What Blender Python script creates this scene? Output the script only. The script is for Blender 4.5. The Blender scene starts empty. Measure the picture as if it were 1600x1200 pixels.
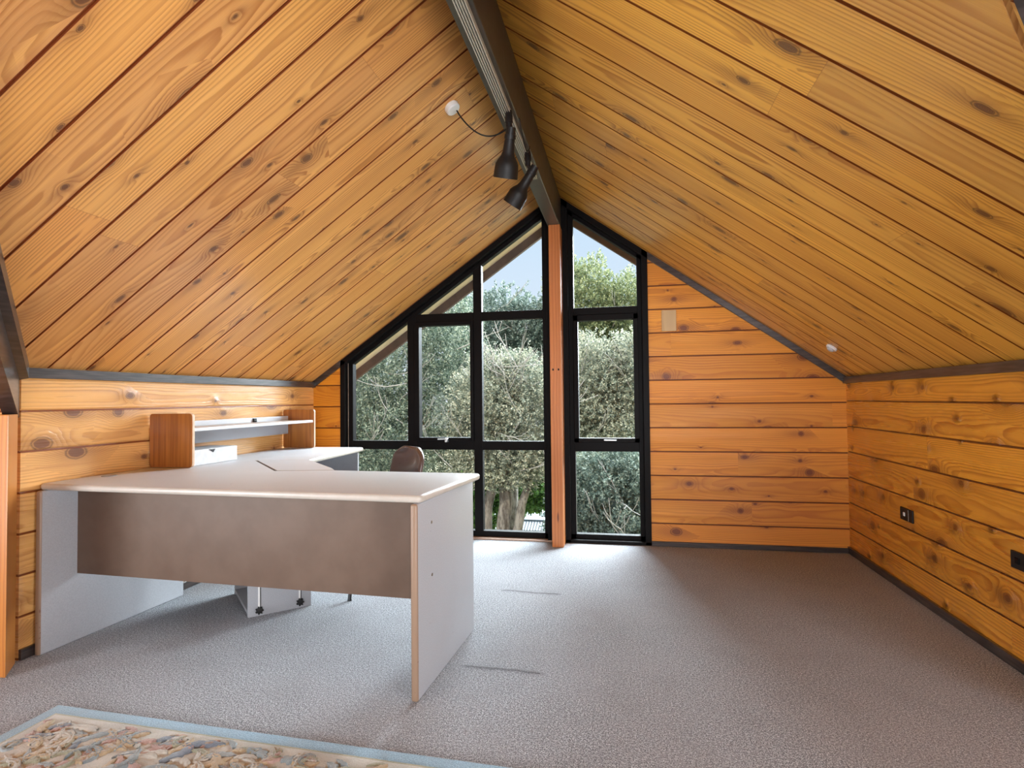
import bpy, bmesh, math, random
import numpy as np
from mathutils import Vector, Matrix, Euler

C = bpy.context.scene.collection
sc = bpy.context.scene
R = math.radians

# ------------------------------------------------------------------ camera
cam_d = bpy.data.cameras.new('camera')
cam_d.sensor_width = 36.0
cam_d.lens = 900.3 / 1600 * 36.0
cam_d.clip_start = 0.05
cam_d.clip_end = 300
cam = bpy.data.objects.new('camera', cam_d)
C.objects.link(cam)
_y, _p, _r = R(11.1234), R(1.5159), R(-0.6005)
_f = Vector((-math.sin(_y) * math.cos(_p), math.cos(_y) * math.cos(_p), math.sin(_p)))
_rt = _f.cross(Vector((0, 0, 1))).normalized()
_up = _rt.cross(_f)
_r2 = _rt * math.cos(_r) + _up * math.sin(_r)
_u2 = -_rt * math.sin(_r) + _up * math.cos(_r)
_m = Matrix((_r2, _u2, -_f)).transposed().to_4x4()
_m.translation = Vector((0, 0, 1.0703))
cam.matrix_world = _m
sc.camera = cam

# ------------------------------------------------------------------ light
sc.view_settings.view_transform = 'Standard'
sc.view_settings.look = 'None'
sc.view_settings.gamma = 1.0
sc.view_settings.use_curve_mapping = False
sc.view_settings.exposure = 0.08
sc.cycles.max_bounces = 10
sc.cycles.diffuse_bounces = 6
sc.cycles.transparent_max_bounces = 16
sc.cycles.caustics_reflective = False
sc.cycles.caustics_refractive = False
sc.cycles.sample_clamp_indirect = 6.0

SKY_LOW, SKY_HIGH = 0.95, 3.2          # horizon and overhead brightness
world = bpy.data.worlds.new('world')
sc.world = world
world.use_nodes = True
wt = world.node_tree
wt.nodes.clear()
wo = wt.nodes.new('ShaderNodeOutputWorld')
wb = wt.nodes.new('ShaderNodeBackground')
wg = wt.nodes.new('ShaderNodeTexCoord')
ws = wt.nodes.new('ShaderNodeSeparateXYZ')
wr = wt.nodes.new('ShaderNodeValToRGB')
wt.links.new(wg.outputs['Generated'], ws.inputs[0])
wt.links.new(ws.outputs['Z'], wr.inputs[0])
wt.links.new(wr.outputs[0], wb.inputs['Color'])
wt.links.new(wb.outputs[0], wo.inputs[0])
e = wr.color_ramp.elements
e[0].position = 0.0; e[0].color = (0.86 * SKY_LOW, 0.89 * SKY_LOW, 1.0 * SKY_LOW, 1)
e[1].position = 0.75; e[1].color = (0.86 * SKY_HIGH, 0.93 * SKY_HIGH, 1.0 * SKY_HIGH, 1)
k = e.new(0.30); k.color = (0.66 * SKY_LOW, 0.82 * SKY_LOW, 1.04 * SKY_LOW, 1)
wb.inputs['Strength'].default_value = 1.0


def sun(name, direction, strength, color, angle):
    l = bpy.data.lights.new(name, 'SUN')
    l.energy = strength; l.color = color; l.angle = R(angle)
    o = bpy.data.objects.new(name, l); C.objects.link(o)
    o.rotation_euler = Vector(direction).to_track_quat('-Z', 'Y').to_euler()
    return o


def area(name, loc, aim, sx, sy, power, color, spread=180):
    l = bpy.data.lights.new(name, 'AREA')
    l.shape = 'RECTANGLE'; l.size = sx; l.size_y = sy; l.energy = power; l.color = color
    l.spread = R(spread)
    o = bpy.data.objects.new(name, l); C.objects.link(o)
    o.location = loc
    o.rotation_euler = (Vector(aim) - Vector(loc)).to_track_quat('-Z', 'Y').to_euler()
    return o


# sun from behind the house onto the trees
sun('sun', (0.10, 0.75, -0.62), 3.0, (1.0, 0.93, 0.80), 1.5)
# bright open sky above the trees, coming down through the gable windows
sun('sky_glow_north', (-0.28, -0.78, -0.55), 36.0, (0.84, 0.92, 1.0), 60)
# added fill lights in the windowless dormers, aimed up at the ceiling
area('dormer_fill_left', (-3.6, -0.1, 0.8), (0.8, 2.8, 2.2), 2.0, 1.2, 88, (0.86, 0.93, 1.0), 120)
area('dormer_fill_right', (2.6, -0.1, 0.8), (-1.6, 2.8, 2.0), 2.0, 1.2, 85, (0.90, 0.95, 1.0), 120)
# added fill light behind the camera, lifting the ceiling; no window there
area('rear_fill', (0.9, -2.9, 1.0), (-0.4, 3.2, 2.5), 1.1, 1.3, 62, (0.93, 0.96, 1.0), 90)

# ------------------------------------------------------------------ room dimensions (metres)
XL, XR, YW, XM = -2.507, 1.485, 4.318, -0.5
KL, KR, AP = 1.229, 1.202, 2.617
YC = -0.02            # ridge of the cross gable
REAR = -3.0
DXL, DXR = -3.8, 2.8  # dormer ends
SL = (AP - KL) / (XM - XL)
SR = (AP - KR) / (XR - XM)


# ------------------------------------------------------------------ scene helpers
def tag(o, label=None, cat=None, group=None, kind=None):
    if label: o['label'] = label
    if cat: o['category'] = cat
    if group: o['group'] = group
    if kind: o['kind'] = kind
    return o


def empty(name, loc=(0, 0, 0), rz=0.0, kind=None):
    o = bpy.data.objects.new(name, None)
    C.objects.link(o); o.location = loc; o.rotation_euler = (0, 0, rz)
    o.empty_display_size = 0.1
    if kind: o['kind'] = kind
    return o


def link_mesh(name, me, mats, parent=None):
    o = bpy.data.objects.new(name, me); C.objects.link(o)
    if not isinstance(mats, (list, tuple)): mats = [mats]
    for m in mats: me.materials.append(m)
    if parent is not None: o.parent = parent
    return o


def bm_obj(name, bm, mats, parent=None, smooth=False, auto=None):
    me = bpy.data.meshes.new(name)
    bmesh.ops.recalc_face_normals(bm, faces=bm.faces)
    bm.to_mesh(me); bm.free()
    if smooth:
        for p in me.polygons: p.use_smooth = True
    if auto is not None:
        me.set_sharp_from_angle(angle=R(auto))
    return link_mesh(name, me, mats, parent)


def box(bm, x0, x1, y0, y1, z0, z1, bev=0.0, seg=2, mi=0):
    r = bmesh.ops.create_cube(bm, size=1.0)
    vs = r['verts']
    for v in vs:
        v.co = Vector((x0 + (v.co.x + .5) * (x1 - x0), y0 + (v.co.y + .5) * (y1 - y0), z0 + (v.co.z + .5) * (z1 - z0)))
    fs = {f for v in vs for f in v.link_faces}
    for f in fs: f.material_index = mi
    if bev > 0:
        es = list({ed for v in vs for ed in v.link_edges})
        bmesh.ops.bevel(bm, geom=es, offset=bev, segments=seg, affect='EDGES', profile=0.5)
    return vs


def prism(bm, pts, vec, mi=0, bev=0.0, seg=2, bevel_caps=False):
    """extrude closed polygon pts (3D) along vec"""
    vec = Vector(vec)
    a = [bm.verts.new(Vector(p)) for p in pts]
    b = [bm.verts.new(Vector(p) + vec) for p in pts]
    n = len(pts)
    fs = [bm.faces.new(a), bm.faces.new(list(reversed(b)))]
    for i in range(n):
        fs.append(bm.faces.new((a[i], b[i], b[(i + 1) % n], a[(i + 1) % n])))
    for f in fs: f.material_index = mi
    bmesh.ops.recalc_face_normals(bm, faces=fs)
    if bev > 0:
        if bevel_caps:
            es = list(set(fs[0].edges) | set(fs[1].edges))
        else:
            es = list({ed for f in fs for ed in f.edges})
        bmesh.ops.bevel(bm, geom=es, offset=bev, segments=seg, affect='EDGES', profile=0.5)


def tube(bm, pts, radii, n=10, caps=True):
    pts = [Vector(p) for p in pts]
    if not isinstance(radii, (list, tuple)): radii = [radii] * len(pts)
    rings = []
    t0 = (pts[1] - pts[0]).normalized()
    ref = Vector((0, 0, 1)) if abs(t0.z) < .9 else Vector((1, 0, 0))
    nrm = t0.cross(ref).normalized()
    for i, p in enumerate(pts):
        if i == 0: t = pts[1] - pts[0]
        elif i == len(pts) - 1: t = pts[-1] - pts[-2]
        else: t = pts[i + 1] - pts[i - 1]
        t.normalize()
        nrm = (nrm - t * nrm.dot(t)).normalized()
        b = t.cross(nrm)
        rings.append([bm.verts.new(p + (nrm * math.cos(2 * math.pi * k / n) + b * math.sin(2 * math.pi * k / n)) * radii[i]) for k in range(n)])
    for i in range(len(rings) - 1):
        for k in range(n):
            bm.faces.new((rings[i][k], rings[i][(k + 1) % n], rings[i + 1][(k + 1) % n], rings[i + 1][k]))
    if caps:
        bm.faces.new(list(reversed(rings[0]))); bm.faces.new(rings[-1])


def lathe(bm, origin, axis, prof, n=28, close_start=False, close_end=False):
    """prof: list of (distance along axis, radius)"""
    origin = Vector(origin); axis = Vector(axis).normalized()
    ref = Vector((0, 0, 1)) if abs(axis.z) < .9 else Vector((1, 0, 0))
    a = axis.cross(ref).normalized(); b = axis.cross(a)
    rings = []
    for d, r in prof:
        rings.append([bm.verts.new(origin + axis * d + (a * math.cos(2 * math.pi * k / n) + b * math.sin(2 * math.pi * k / n)) * max(r, 1e-4)) for k in range(n)])
    for i in range(len(rings) - 1):
        for k in range(n):
            bm.faces.new((rings[i][k], rings[i][(k + 1) % n], rings[i + 1][(k + 1) % n], rings[i + 1][k]))
    if close_start: bm.faces.new(list(reversed(rings[0])))
    if close_end: bm.faces.new(rings[-1])


# ------------------------------------------------------------------ node helpers
class NT:
    def __init__(s, name):
        s.mat = bpy.data.materials.new(name); s.mat.use_nodes = True
        s.t = s.mat.node_tree; s.t.nodes.clear()
        s.out = s.t.nodes.new('ShaderNodeOutputMaterial')

    def put(s, sock, v):
        if isinstance(v, bpy.types.NodeSocket): s.t.links.new(v, sock)
        elif isinstance(v, (tuple, list)):
            v = tuple(v)
            if sock.type == 'RGBA' and len(v) == 3: v = v + (1,)
            sock.default_value = v
        else: sock.default_value = v

    def m(s, op, a, b=None, c=None, clamp=False):
        n = s.t.nodes.new('ShaderNodeMath'); n.operation = op; n.use_clamp = clamp
        s.put(n.inputs[0], a)
        if b is not None: s.put(n.inputs[1], b)
        if c is not None: s.put(n.inputs[2], c)
        return n.outputs[0]

    def add(s, a, b): return s.m('ADD', a, b)
    def sub(s, a, b): return s.m('SUBTRACT', a, b)
    def mul(s, a, b): return s.m('MULTIPLY', a, b)
    def div(s, a, b): return s.m('DIVIDE', a, b)

    def step(s, v, a, b, lo=0.0, hi=1.0, kind='SMOOTHSTEP'):
        n = s.t.nodes.new('ShaderNodeMapRange'); n.interpolation_type = kind
        s.put(n.inputs['Value'], v); s.put(n.inputs['From Min'], a); s.put(n.inputs['From Max'], b)
        s.put(n.inputs['To Min'], lo); s.put(n.inputs['To Max'], hi)
        return n.outputs[0]

    def xyz(s, x, y=0.0, z=0.0):
        n = s.t.nodes.new('ShaderNodeCombineXYZ')
        s.put(n.inputs[0], x); s.put(n.inputs[1], y); s.put(n.inputs[2], z)
        return n.outputs[0]

    def sep(s, v):
        n = s.t.nodes.new('ShaderNodeSeparateXYZ'); s.put(n.inputs[0], v)
        return n.outputs[0], n.outputs[1], n.outputs[2]

    def noise(s, v, scale=1.0, detail=2.0, rough=0.5, dist=0.0):
        n = s.t.nodes.new('ShaderNodeTexNoise')
        s.put(n.inputs['Vector'], v); s.put(n.inputs['Scale'], scale)
        s.put(n.inputs['Detail'], detail); s.put(n.inputs['Roughness'], rough); s.put(n.inputs['Distortion'], dist)
        return n.outputs['Fac']

    def noisec(s, v, scale=1.0, detail=2.0):
        n = s.t.nodes.new('ShaderNodeTexNoise')
        s.put(n.inputs['Vector'], v); s.put(n.inputs['Scale'], scale); s.put(n.inputs['Detail'], detail)
        return n.outputs['Color']

    def vor(s, v, scale=1.0, dims='2D', feature='F1', rnd=1.0):
        n = s.t.nodes.new('ShaderNodeTexVoronoi'); n.voronoi_dimensions = dims; n.feature = feature
        s.put(n.inputs['Vector'], v); s.put(n.inputs['Scale'], scale); s.put(n.inputs['Randomness'], rnd)
        return n

    def white(s, v, dims='2D'):
        n = s.t.nodes.new('ShaderNodeTexWhiteNoise'); n.noise_dimensions = dims
        if dims == '1D': s.put(n.inputs['W'], v)
        else: s.put(n.inputs['Vector'], v)
        return n.outputs['Value'], n.outputs['Color']

    def mix(s, f, a, b, mode='MIX'):
        n = s.t.nodes.new('ShaderNodeMix'); n.data_type = 'RGBA'; n.blend_type = mode; n.clamp_factor = True
        s.put(n.inputs['Factor'], f); s.put(n.inputs[6], a); s.put(n.inputs[7], b)
        return n.outputs[2]

    def ramp(s, f, stops, interp='LINEAR'):
        n = s.t.nodes.new('ShaderNodeValToRGB'); s.put(n.inputs[0], f)
        cr = n.color_ramp; cr.interpolation = interp
        cr.elements[0].position = stops[0][0]; cr.elements[0].color = tuple(stops[0][1]) + (1,)
        cr.elements[1].position = stops[-1][0]; cr.elements[1].color = tuple(stops[-1][1]) + (1,)
        for p, c in stops[1:-1]:
            q = cr.elements.new(p); q.color = tuple(c) + (1,)
        return n.outputs[0]

    def coord(s, which='Object'):
        return s.t.nodes.new('ShaderNodeTexCoord').outputs[which]

    def bump(s, h, strength=0.3, dist=0.01, normal=None):
        n = s.t.nodes.new('ShaderNodeBump')
        s.put(n.inputs['Height'], h); s.put(n.inputs['Strength'], strength); s.put(n.inputs['Distance'], dist)
        if normal is not None: s.put(n.inputs['Normal'], normal)
        return n.outputs[0]

    def bsdf(s, color, rough=0.5, metal=0.0, normal=None, spec=0.5, coat=0.0, coat_rough=0.1, trans=0.0, sheen=0.0, link=True, ior=None):
        n = s.t.nodes.new('ShaderNodeBsdfPrincipled')
        s.put(n.inputs['Base Color'], color); s.put(n.inputs['Roughness'], rough); s.put(n.inputs['Metallic'], metal)
        s.put(n.inputs['Specular IOR Level'], spec)
        s.put(n.inputs['Coat Weight'], coat); s.put(n.inputs['Coat Roughness'], coat_rough)
        s.put(n.inputs['Sheen Weight'], sheen)
        if trans: s.put(n.inputs['Transmission Weight'], trans)
        if normal is not None:
            s.put(n.inputs['Normal'], normal)
            s.put(n.inputs['Coat Normal'], normal)
        if link: s.t.links.new(n.outputs[0], s.out.inputs[0])
        return n.outputs[0]


def hexc(r, g, b):
    def l(c):
        c /= 255.0
        return c / 12.92 if c <= .04045 else ((c + .055) / 1.055) ** 2.4
    return (l(r), l(g), l(b))


def simple(name, rgb, rough=0.5, metal=0.0, noise_amt=0.08, scale=20.0, coat=0.0, spec=0.5, bump=0.0):
    n = NT(name)
    p = n.coord()
    f = n.noise(p, scale, 3.0, 0.6)
    col = n.mix(n.step(f, 0.3, 0.7), tuple(c * (1 - noise_amt) for c in rgb), tuple(min(1, c * (1 + noise_amt)) for c in rgb))
    nm = n.bump(n.noise(p, scale * 6, 2.0), bump, 0.002) if bump else None
    n.bsdf(col, n.step(f, 0, 1, rough * .85, min(1, rough * 1.15)), metal, nm, spec, coat)
    return n.mat


# ------------------------------------------------------------------ pine boards
def pine(name, pitch, light, ring, knotc, tonea, toneb, ring_freq=120, knot_on=0.5, cu=0.5, seg_len=2.4, joint=1.0,
         rough=0.34, wave=0.0, coat=0.3, groove=(0.09, 0.02, 0.004), gw=0.0045, ring_amt=0.6, knotr=0.010):
    n = NT(name)
    uv = n.t.nodes.new('ShaderNodeUVMap'); uv.uv_map = 'UVMap'
    u, v, _ = n.sep(uv.outputs[0])
    bid = n.m('FLOOR', n.div(v, pitch))
    vf = n.sub(n.sub(v, n.mul(bid, pitch)), pitch / 2)
    r0, _c = n.white(n.add(bid, 3.7), '1D')
    us = n.add(n.div(u, seg_len), n.mul(r0, 7.3))
    seg = n.m('FLOOR', us)
    fr = n.m('FRACT', us)
    rv, rc = n.white(n.xyz(bid, seg), '2D')
    r1, r2, r3 = n.sep(rc)
    ps = n.add(u, n.mul(r1, 41.0))
    # knots: sparse points in a stretched cell grid
    cv = pitch * 0.8
    vor = n.vor(n.xyz(n.div(ps, cu), n.add(n.div(vf, cv), n.mul(r2, 60.0))), 1.0)
    px, py, _z = n.sep(vor.outputs['Position'])
    dx = n.mul(n.sub(n.div(ps, cu), px), cu)
    dy = n.mul(n.sub(n.add(n.div(vf, cv), n.mul(r2, 60.0)), py), cv)
    k1, k2, k3 = n.sep(vor.outputs['Color'])
    act = n.m('GREATER_THAN', k1, 1 - knot_on)
    kr = n.add(knotr * 0.40, n.mul(n.m('POWER', k2, 1.8), knotr * 1.7))
    wob = n.noise(n.xyz(ps, vf, 0.0), 45.0, 2.0)
    d = n.m('SQRT', n.add(n.m('POWER', n.mul(dx, n.add(0.5, n.mul(k3, 0.5))), 2.0), n.m('POWER', dy, 2.0)))
    d = n.add(d, n.mul(n.sub(wob, 0.5), 0.007))
    kn = n.mul(n.step(d, n.mul(kr, 0.80), n.mul(kr, 1.05), 1.0, 0.0), act)
    dr = n.div(d, n.mul(kr, 2.6))
    infl = n.mul(n.div(1.0, n.add(1.0, n.m('POWER', dr, 3.4))), act)
    dr4 = n.div(n.m('SQRT', n.add(n.m('POWER', n.mul(dx, 0.28), 2.0), n.m('POWER', dy, 2.0))), n.mul(kr, 1.8))
    halo = n.mul(n.div(1.0, n.add(1.0, n.m('POWER', dr4, 3.0))), act)
    # growth rings seen on a flat sawn face
    y0 = n.mul(n.sub(r2, 0.5), 0.22)
    hh = n.add(0.012, n.mul(n.noise(n.xyz(n.mul(ps, 0.55), n.mul(bid, 5.0), r3), 1.0, 1.5), n.add(0.05, n.mul(r3, 0.22))))
    rr = n.m('SQRT', n.add(n.m('POWER', n.sub(vf, y0), 2.0), n.m('POWER', hh, 2.0)))
    rr = n.add(rr, n.mul(n.sub(n.noise(n.xyz(n.mul(ps, 1.6), n.mul(vf, 9.0), n.mul(bid, 2.0)), 1.0, 3.0, 0.55), 0.5), 0.022))
    rr = n.add(rr, n.mul(infl, n.mul(kr, 2.4)))
    t = n.m('FRACT', n.mul(rr, ring_freq))
    L = n.mul(n.step(t, 0.30, 0.88), n.step(t, 0.90, 0.99, 1.0, 0.0))
    amt = n.mul(n.step(n.noise(n.xyz(n.mul(ps, 0.8), n.mul(vf, 14.0), n.mul(r3, 9.0)), 1.0, 2.0), 0.25, 0.75, 0.35, 1.0), ring_amt)
    base = n.mix(r1, light, tonea)
    base = n.mix(n.mul(r3, 0.75), base, toneb)
    streak = n.noise(n.xyz(n.mul(ps, 0.9), n.mul(vf, 22.0), n.mul(bid, 3.1)), 1.0, 3.0, 0.6)
    base = n.mix(n.step(streak, 0.50, 0.80, 0.0, 0.55), base, tuple(c * f for c, f in zip(toneb, (0.80, 0.72, 0.75))))
    base = n.mix(n.step(streak, 0.48, 0.18, 0.0, 0.5), base, tuple(min(1, c * f) for c, f in zip(light, (1.22, 1.22, 1.25))))
    fib = n.noise(n.xyz(n.mul(ps, 5.0), n.mul(vf, 420.0), 0.0), 1.0, 2.0)
    base = n.mix(n.mul(L, amt), base, ring)
    base = n.mix(n.step(fib, 0.35, 0.75, 0.0, 0.16), base, ring)
    base = n.mix(n.mul(halo, 0.55), base, tuple(0.5 * (a + b) for a, b in zip(ring, knotc)))
    kring = n.m('FRACT', n.mul(d, 420.0))
    kcol = n.mix(n.mul(kring, 0.45), knotc, ring)
    base = n.mix(n.mul(kn, 0.9), base, kcol)
    rim = n.mul(n.mul(n.step(d, n.mul(kr, 0.95), n.mul(kr, 1.15)), n.step(d, n.mul(kr, 1.15), n.mul(kr, 1.4), 1.0, 0.0)), act)
    base = n.mix(n.mul(rim, 0.6), base, tuple(c * .5 for c in knotc))
    if joint:
        jl = n.step(n.m('MINIMUM', fr, n.sub(1.0, fr)), 0.0002, 0.0006, 1.0, 0.0)
        base = n.mix(n.mul(jl, 0.35 * joint), base, groove)
    # the rebate between two boards is coloured dark
    edge = n.sub(pitch / 2, n.m('ABSOLUTE', vf))
    g = n.step(edge, gw, gw + 0.0012, 1.0, 0.0)
    base = n.mix(n.mul(g, 0.93), base, groove)
    h = n.sub(n.mul(infl, 0.6), n.mul(L, 0.35))
    h = n.add(h, n.mul(fib, 0.15))
    nrm = n.bump(h, 0.30, 0.0018)
    if wave:
        wv = n.noise(n.xyz(n.mul(ps, 3.2), n.mul(vf, 7.0), n.mul(bid, 3.0)), 1.0, 2.0)
        nrm = n.bump(n.add(wv, n.mul(infl, 0.7)), wave, 0.02, nrm)
    n.bsdf(base, n.step(streak, 0.2, 0.8, rough * .85, rough * 1.2), 0.0, nrm, 0.5, coat, 0.18)
    return n.mat


M = {}
M['ceil_l'] = pine('pine ceiling boards', 0.183, (0.86, 0.44, 0.115), (0.38, 0.122, 0.020), (0.060, 0.026, 0.016),
                   (0.80, 0.365, 0.090), (0.62, 0.305, 0.110), 105, 0.66, 0.30, 2.3, groove=(0.20, 0.032, 0.006), rough=0.42, coat=0.15, ring_amt=0.85, knotr=0.0100, gw=.0052)
M['ceil_r'] = pine('pine ceiling boards amber', 0.183, (0.86, 0.435, 0.062), (0.38, 0.125, 0.011), (0.060, 0.025, 0.012),
                   (0.74, 0.355, 0.052), (0.60, 0.31, 0.070), 105, 0.66, 0.30, 2.3, groove=(0.20, 0.042, 0.006), rough=0.40, coat=0.2, ring_amt=0.85, knotr=0.0100, gw=.0052)  # copy of the left slope boards with this slope's warmer light in the colour
M['wall_b'] = pine('pine wall boards deep orange', 0.1725, (0.84, 0.345, 0.024), (0.44, 0.105, 0.006), (0.07, 0.012, 0.004),
                   (0.76, 0.285, 0.016), (0.60, 0.235, 0.018), 95, 0.55, 0.30, 5.0, joint=0, groove=(0.10, 0.012, 0.002), gw=0.004, knotr=0.0115, rough=0.5, ring_amt=0.7, coat=0.0)  # wall tones differ by how they are lit; that is in the colour
M['wall_r'] = pine('pine wall boards varnished', 0.1725, (0.86, 0.385, 0.040), (0.36, 0.098, 0.007), (0.07, 0.020, 0.008),
                   (0.74, 0.31, 0.030), (0.56, 0.225, 0.026), 110, 0.58, 0.30, 5.0, joint=0, groove=(0.09, 0.016, 0.003), gw=0.004,
                   rough=0.28, wave=0.9, coat=0.5, knotr=0.011, ring_amt=0.85)
M['wall_l'] = pine('pine wall boards lit pale', 0.1725, (0.86, 0.51, 0.20), (0.44, 0.18, 0.05), (0.08, 0.035, 0.035),
                   (0.82, 0.43, 0.13), (0.72, 0.38, 0.12), 95, 0.66, 0.38, 6.0, joint=0, groove=(0.18, 0.035, 0.006), gw=0.004,
                   rough=0.28, wave=0.2, coat=0.6, knotr=0.015, ring_amt=0.7)  # paler base holds part of the window glare on this wall


# ------------------------------------------------------------------ boarded panels with real rebates
def boards(name, mat, pos, nrm, v0, v1, pitch, phase, urange, breaks=(), gw=0.0045, gd=0.007, chamfer=0.0, thick=0.035, parent=None):
    """pos(u, v) -> point on the room side face; nrm points into the room. seams at phase + k * pitch."""
    nrm = Vector(nrm).normalized()
    prof = []
    k0 = math.floor((v0 - phase) / pitch) - 1
    k1 = math.ceil((v1 - phase) / pitch) + 1
    for k in range(k0, k1 + 1):
        s = phase + k * pitch
        c = gw + chamfer
        prof += [(s - c, 0.0), (s - gw, gd * (0.35 if chamfer else 1.0) if chamfer else 0.0), (s - gw + 1e-4, gd), (s + gw - 1e-4, gd),
                 (s + gw, gd * 0.35 if chamfer else 0.0), (s + c + 1e-5, 0.0)]
    for b in breaks: prof.append((b, 0.0))
    prof = sorted(prof)

    def dep(v):
        for (a, da), (b, db) in zip(prof, prof[1:]):
            if a <= v <= b:
                return da if b - a < 1e-9 else da + (db - da) * (v - a) / (b - a)
        return 0.0
    P = [(v0, dep(v0))] + [(v, d) for v, d in prof if v0 + 1e-6 < v < v1 - 1e-6] + [(v1, dep(v1))]
    bm = bmesh.new()
    uvl = bm.loops.layers.uv.new('UVMap')
    rows = []
    for v, d in P:
        a, b = urange(v)
        if b < a: b = a + 1e-4
        f0 = bm.verts.new(Vector(pos(a, v)) - nrm * d); f1 = bm.verts.new(Vector(pos(b, v)) - nrm * d)
        g0 = bm.verts.new(Vector(pos(a, v)) - nrm * thick); g1 = bm.verts.new(Vector(pos(b, v)) - nrm * thick)
        rows.append((f0, f1, g0, g1, a, b, v))

    def face(vs, uvs):
        try: f = bm.faces.new(vs)
        except ValueError: return
        for l, q in zip(f.loops, uvs): l[uvl].uv = q
    for A, B in zip(rows, rows[1:]):
        a0, a1, b0, b1 = (A[4], A[6] - phase), (A[5], A[6] - phase), (B[4], B[6] - phase), (B[5], B[6] - phase)
        face((A[0], A[1], B[1], B[0]), (a0, a1, b1, b0))
        face((A[2], B[2], B[3], A[3]), (a0, b0, b1, a1))
        face((A[0], B[0], B[2], A[2]), (a0, b0, b0, a0))
        face((A[1], A[3], B[3], B[1]), (a1, a1, b1, b1))
    for S in (rows[0], rows[-1]):
        face((S[0], S[2], S[3], S[1]), ((S[4], S[6] - phase),) * 2 + ((S[5], S[6] - phase),) * 2)
    o = bm_obj(name, bm, mat, parent)
    o['kind'] = 'structure'
    return o


def slope_half(y):     # how far the main roof plane reaches from the ridge at this Y (valleys of the cross gable)
    return min(2.003, abs(y - YC)) if y < 1.983 and y > -2.023 else 2.003


def cut_l(y):
    return XM - (XM - XL) * min(1.0, abs(y - YC) / 2.003)


def cut_r(y):
    return XM + (XR - XM) * min(1.0, abs(y - YC) / 2.003)


# main ceiling, left and right slopes (u measured along X)
boards('ceiling', M['ceil_l'], lambda u, y: (u, y, AP - SL * (XM - u)), (SL, 0, -1), YC + 0.03, YW + 0.02, 0.183, 1.554 - 0.183 * 9,
       lambda y: (cut_l(y) - (0.03 if y > 1.983 else 0), XM + 0.0), breaks=(1.983,))
boards('ceiling', M['ceil_r'], lambda u, y: (u, y, AP - SR * (u - XM)), (-SR, 0, -1), YC + 0.03, YW + 0.02, 0.183, 1.343 - 0.183 * 8,
       lambda y: (XM, min(XR + .03, cut_r(y) + .13)), breaks=(1.88, 1.983,))
# south of the crossing
boards('ceiling', M['ceil_l'], lambda u, y: (u, y, AP - SL * (XM - u)), (SL, 0, -1), REAR, YC - 0.03, 0.183, 0.0,
       lambda y: (cut_l(y), XM), breaks=(-2.023,))
boards('ceiling', M['ceil_l'], lambda u, y: (u, y, AP - SR * (u - XM)), (-SR, 0, -1), REAR, YC - 0.03, 0.183, 0.0,
       lambda y: (XM, cut_r(y)), breaks=(-2.023,))
# dormer ceilings (boards run up the slope, so seams are at constant X)
for sgn in (1, -1):
    boards('ceiling', M['ceil_l'], lambda u, x, s=sgn: (x, YC + s * u, AP - SL * u), (0, -sgn * SL, -1), DXL, XM - 0.03, 0.183, 0.05,
           lambda x: (0.0, min(2.003, (XM - x) * 2.003 / (XM - XL))), breaks=(XL,))
    boards('ceiling', M['ceil_l'], lambda u, x, s=sgn: (x, YC + s * u, AP - SR * u), (0, -sgn * SR, -1), XM + 0.03, DXR, 0.183, 0.05,
           lambda x: (0.0, min(2.003, (x - XM) * 2.003 / (XR - XM))), breaks=(XR,))

# walls
boards('wall_left', M['wall_l'], lambda u, z: (XL, u, z), (1, 0, 0), 0.0, KL, 0.1735, 0.006, lambda z: (1.99, YW), gw=0.002, gd=0.006, chamfer=0.004)
boards('wall_right', M['wall_r'], lambda u, z: (XR, u, z), (-1, 0, 0), 0.0, KR, 0.1725, 0.0, lambda z: (1.99, YW), gw=0.002, gd=0.007, chamfer=0.006)
WLX, WRX = -2.262, 0.171
boards('wall_back', M['wall_b'], lambda u, z: (u, YW, z), (0, -1, 0), 0.0, KL + SL * (WLX - XL) - .002, 0.1725, -0.010,
       lambda z: (max(XL - .03, XM - (AP - z) / SL), WLX), breaks=(KL,), gw=0.002, gd=0.006, chamfer=0.004)
boards('wall_back', M['wall_b'], lambda u, z: (u, YW, z), (0, -1, 0), 0.0, AP - SR * (WRX - XM) - .002, 0.1725, -0.010,
       lambda z: (WRX, min(XR + .03, XM + (AP - z) / SR)), breaks=(KR,), gw=0.002, gd=0.006, chamfer=0.004)
# dormer side walls, rear bay walls
boards('wall_dormer', M['wall_l'], lambda u, z: (u, 1.983, z), (0, -1, 0), 0.0, KL, 0.1735, 0.006, lambda z: (DXL, XL - 0.035))
boards('wall_dormer', M['wall_r'], lambda u, z: (u, 1.983, z), (0, -1, 0), 0.0, KR, 0.1725, 0.0, lambda z: (XR + 0.035, DXR))
boards('wall_dormer', M['wall_l'], lambda u, z: (u, -2.023, z), (0, 1, 0), 0.0, KL, 0.1735, 0.006, lambda z: (DXL, XL))
boards('wall_dormer', M['wall_r'], lambda u, z: (u, -2.023, z), (0, 1, 0), 0.0, KR, 0.1725, 0.0, lambda z: (XR, DXR))
boards('wall_left', M['wall_l'], lambda u, z: (XL, u, z), (1, 0, 0), 0.0, KL, 0.1735, 0.006, lambda z: (REAR, -2.023))
boards('wall_right', M['wall_r'], lambda u, z: (XR, u, z), (-1, 0, 0), 0.0, KR, 0.1725, 0.0, lambda z: (REAR, -2.023))
boards('wall_rear', M['wall_b'], lambda u, z: (u, REAR, z), (0, 1, 0), 0.0, AP, 0.1725, 0.0,
       lambda z: (max(XL, XM - (AP - z) / SL), min(XR, XM + (AP - z) / SR)), breaks=(KR, KL))
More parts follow.
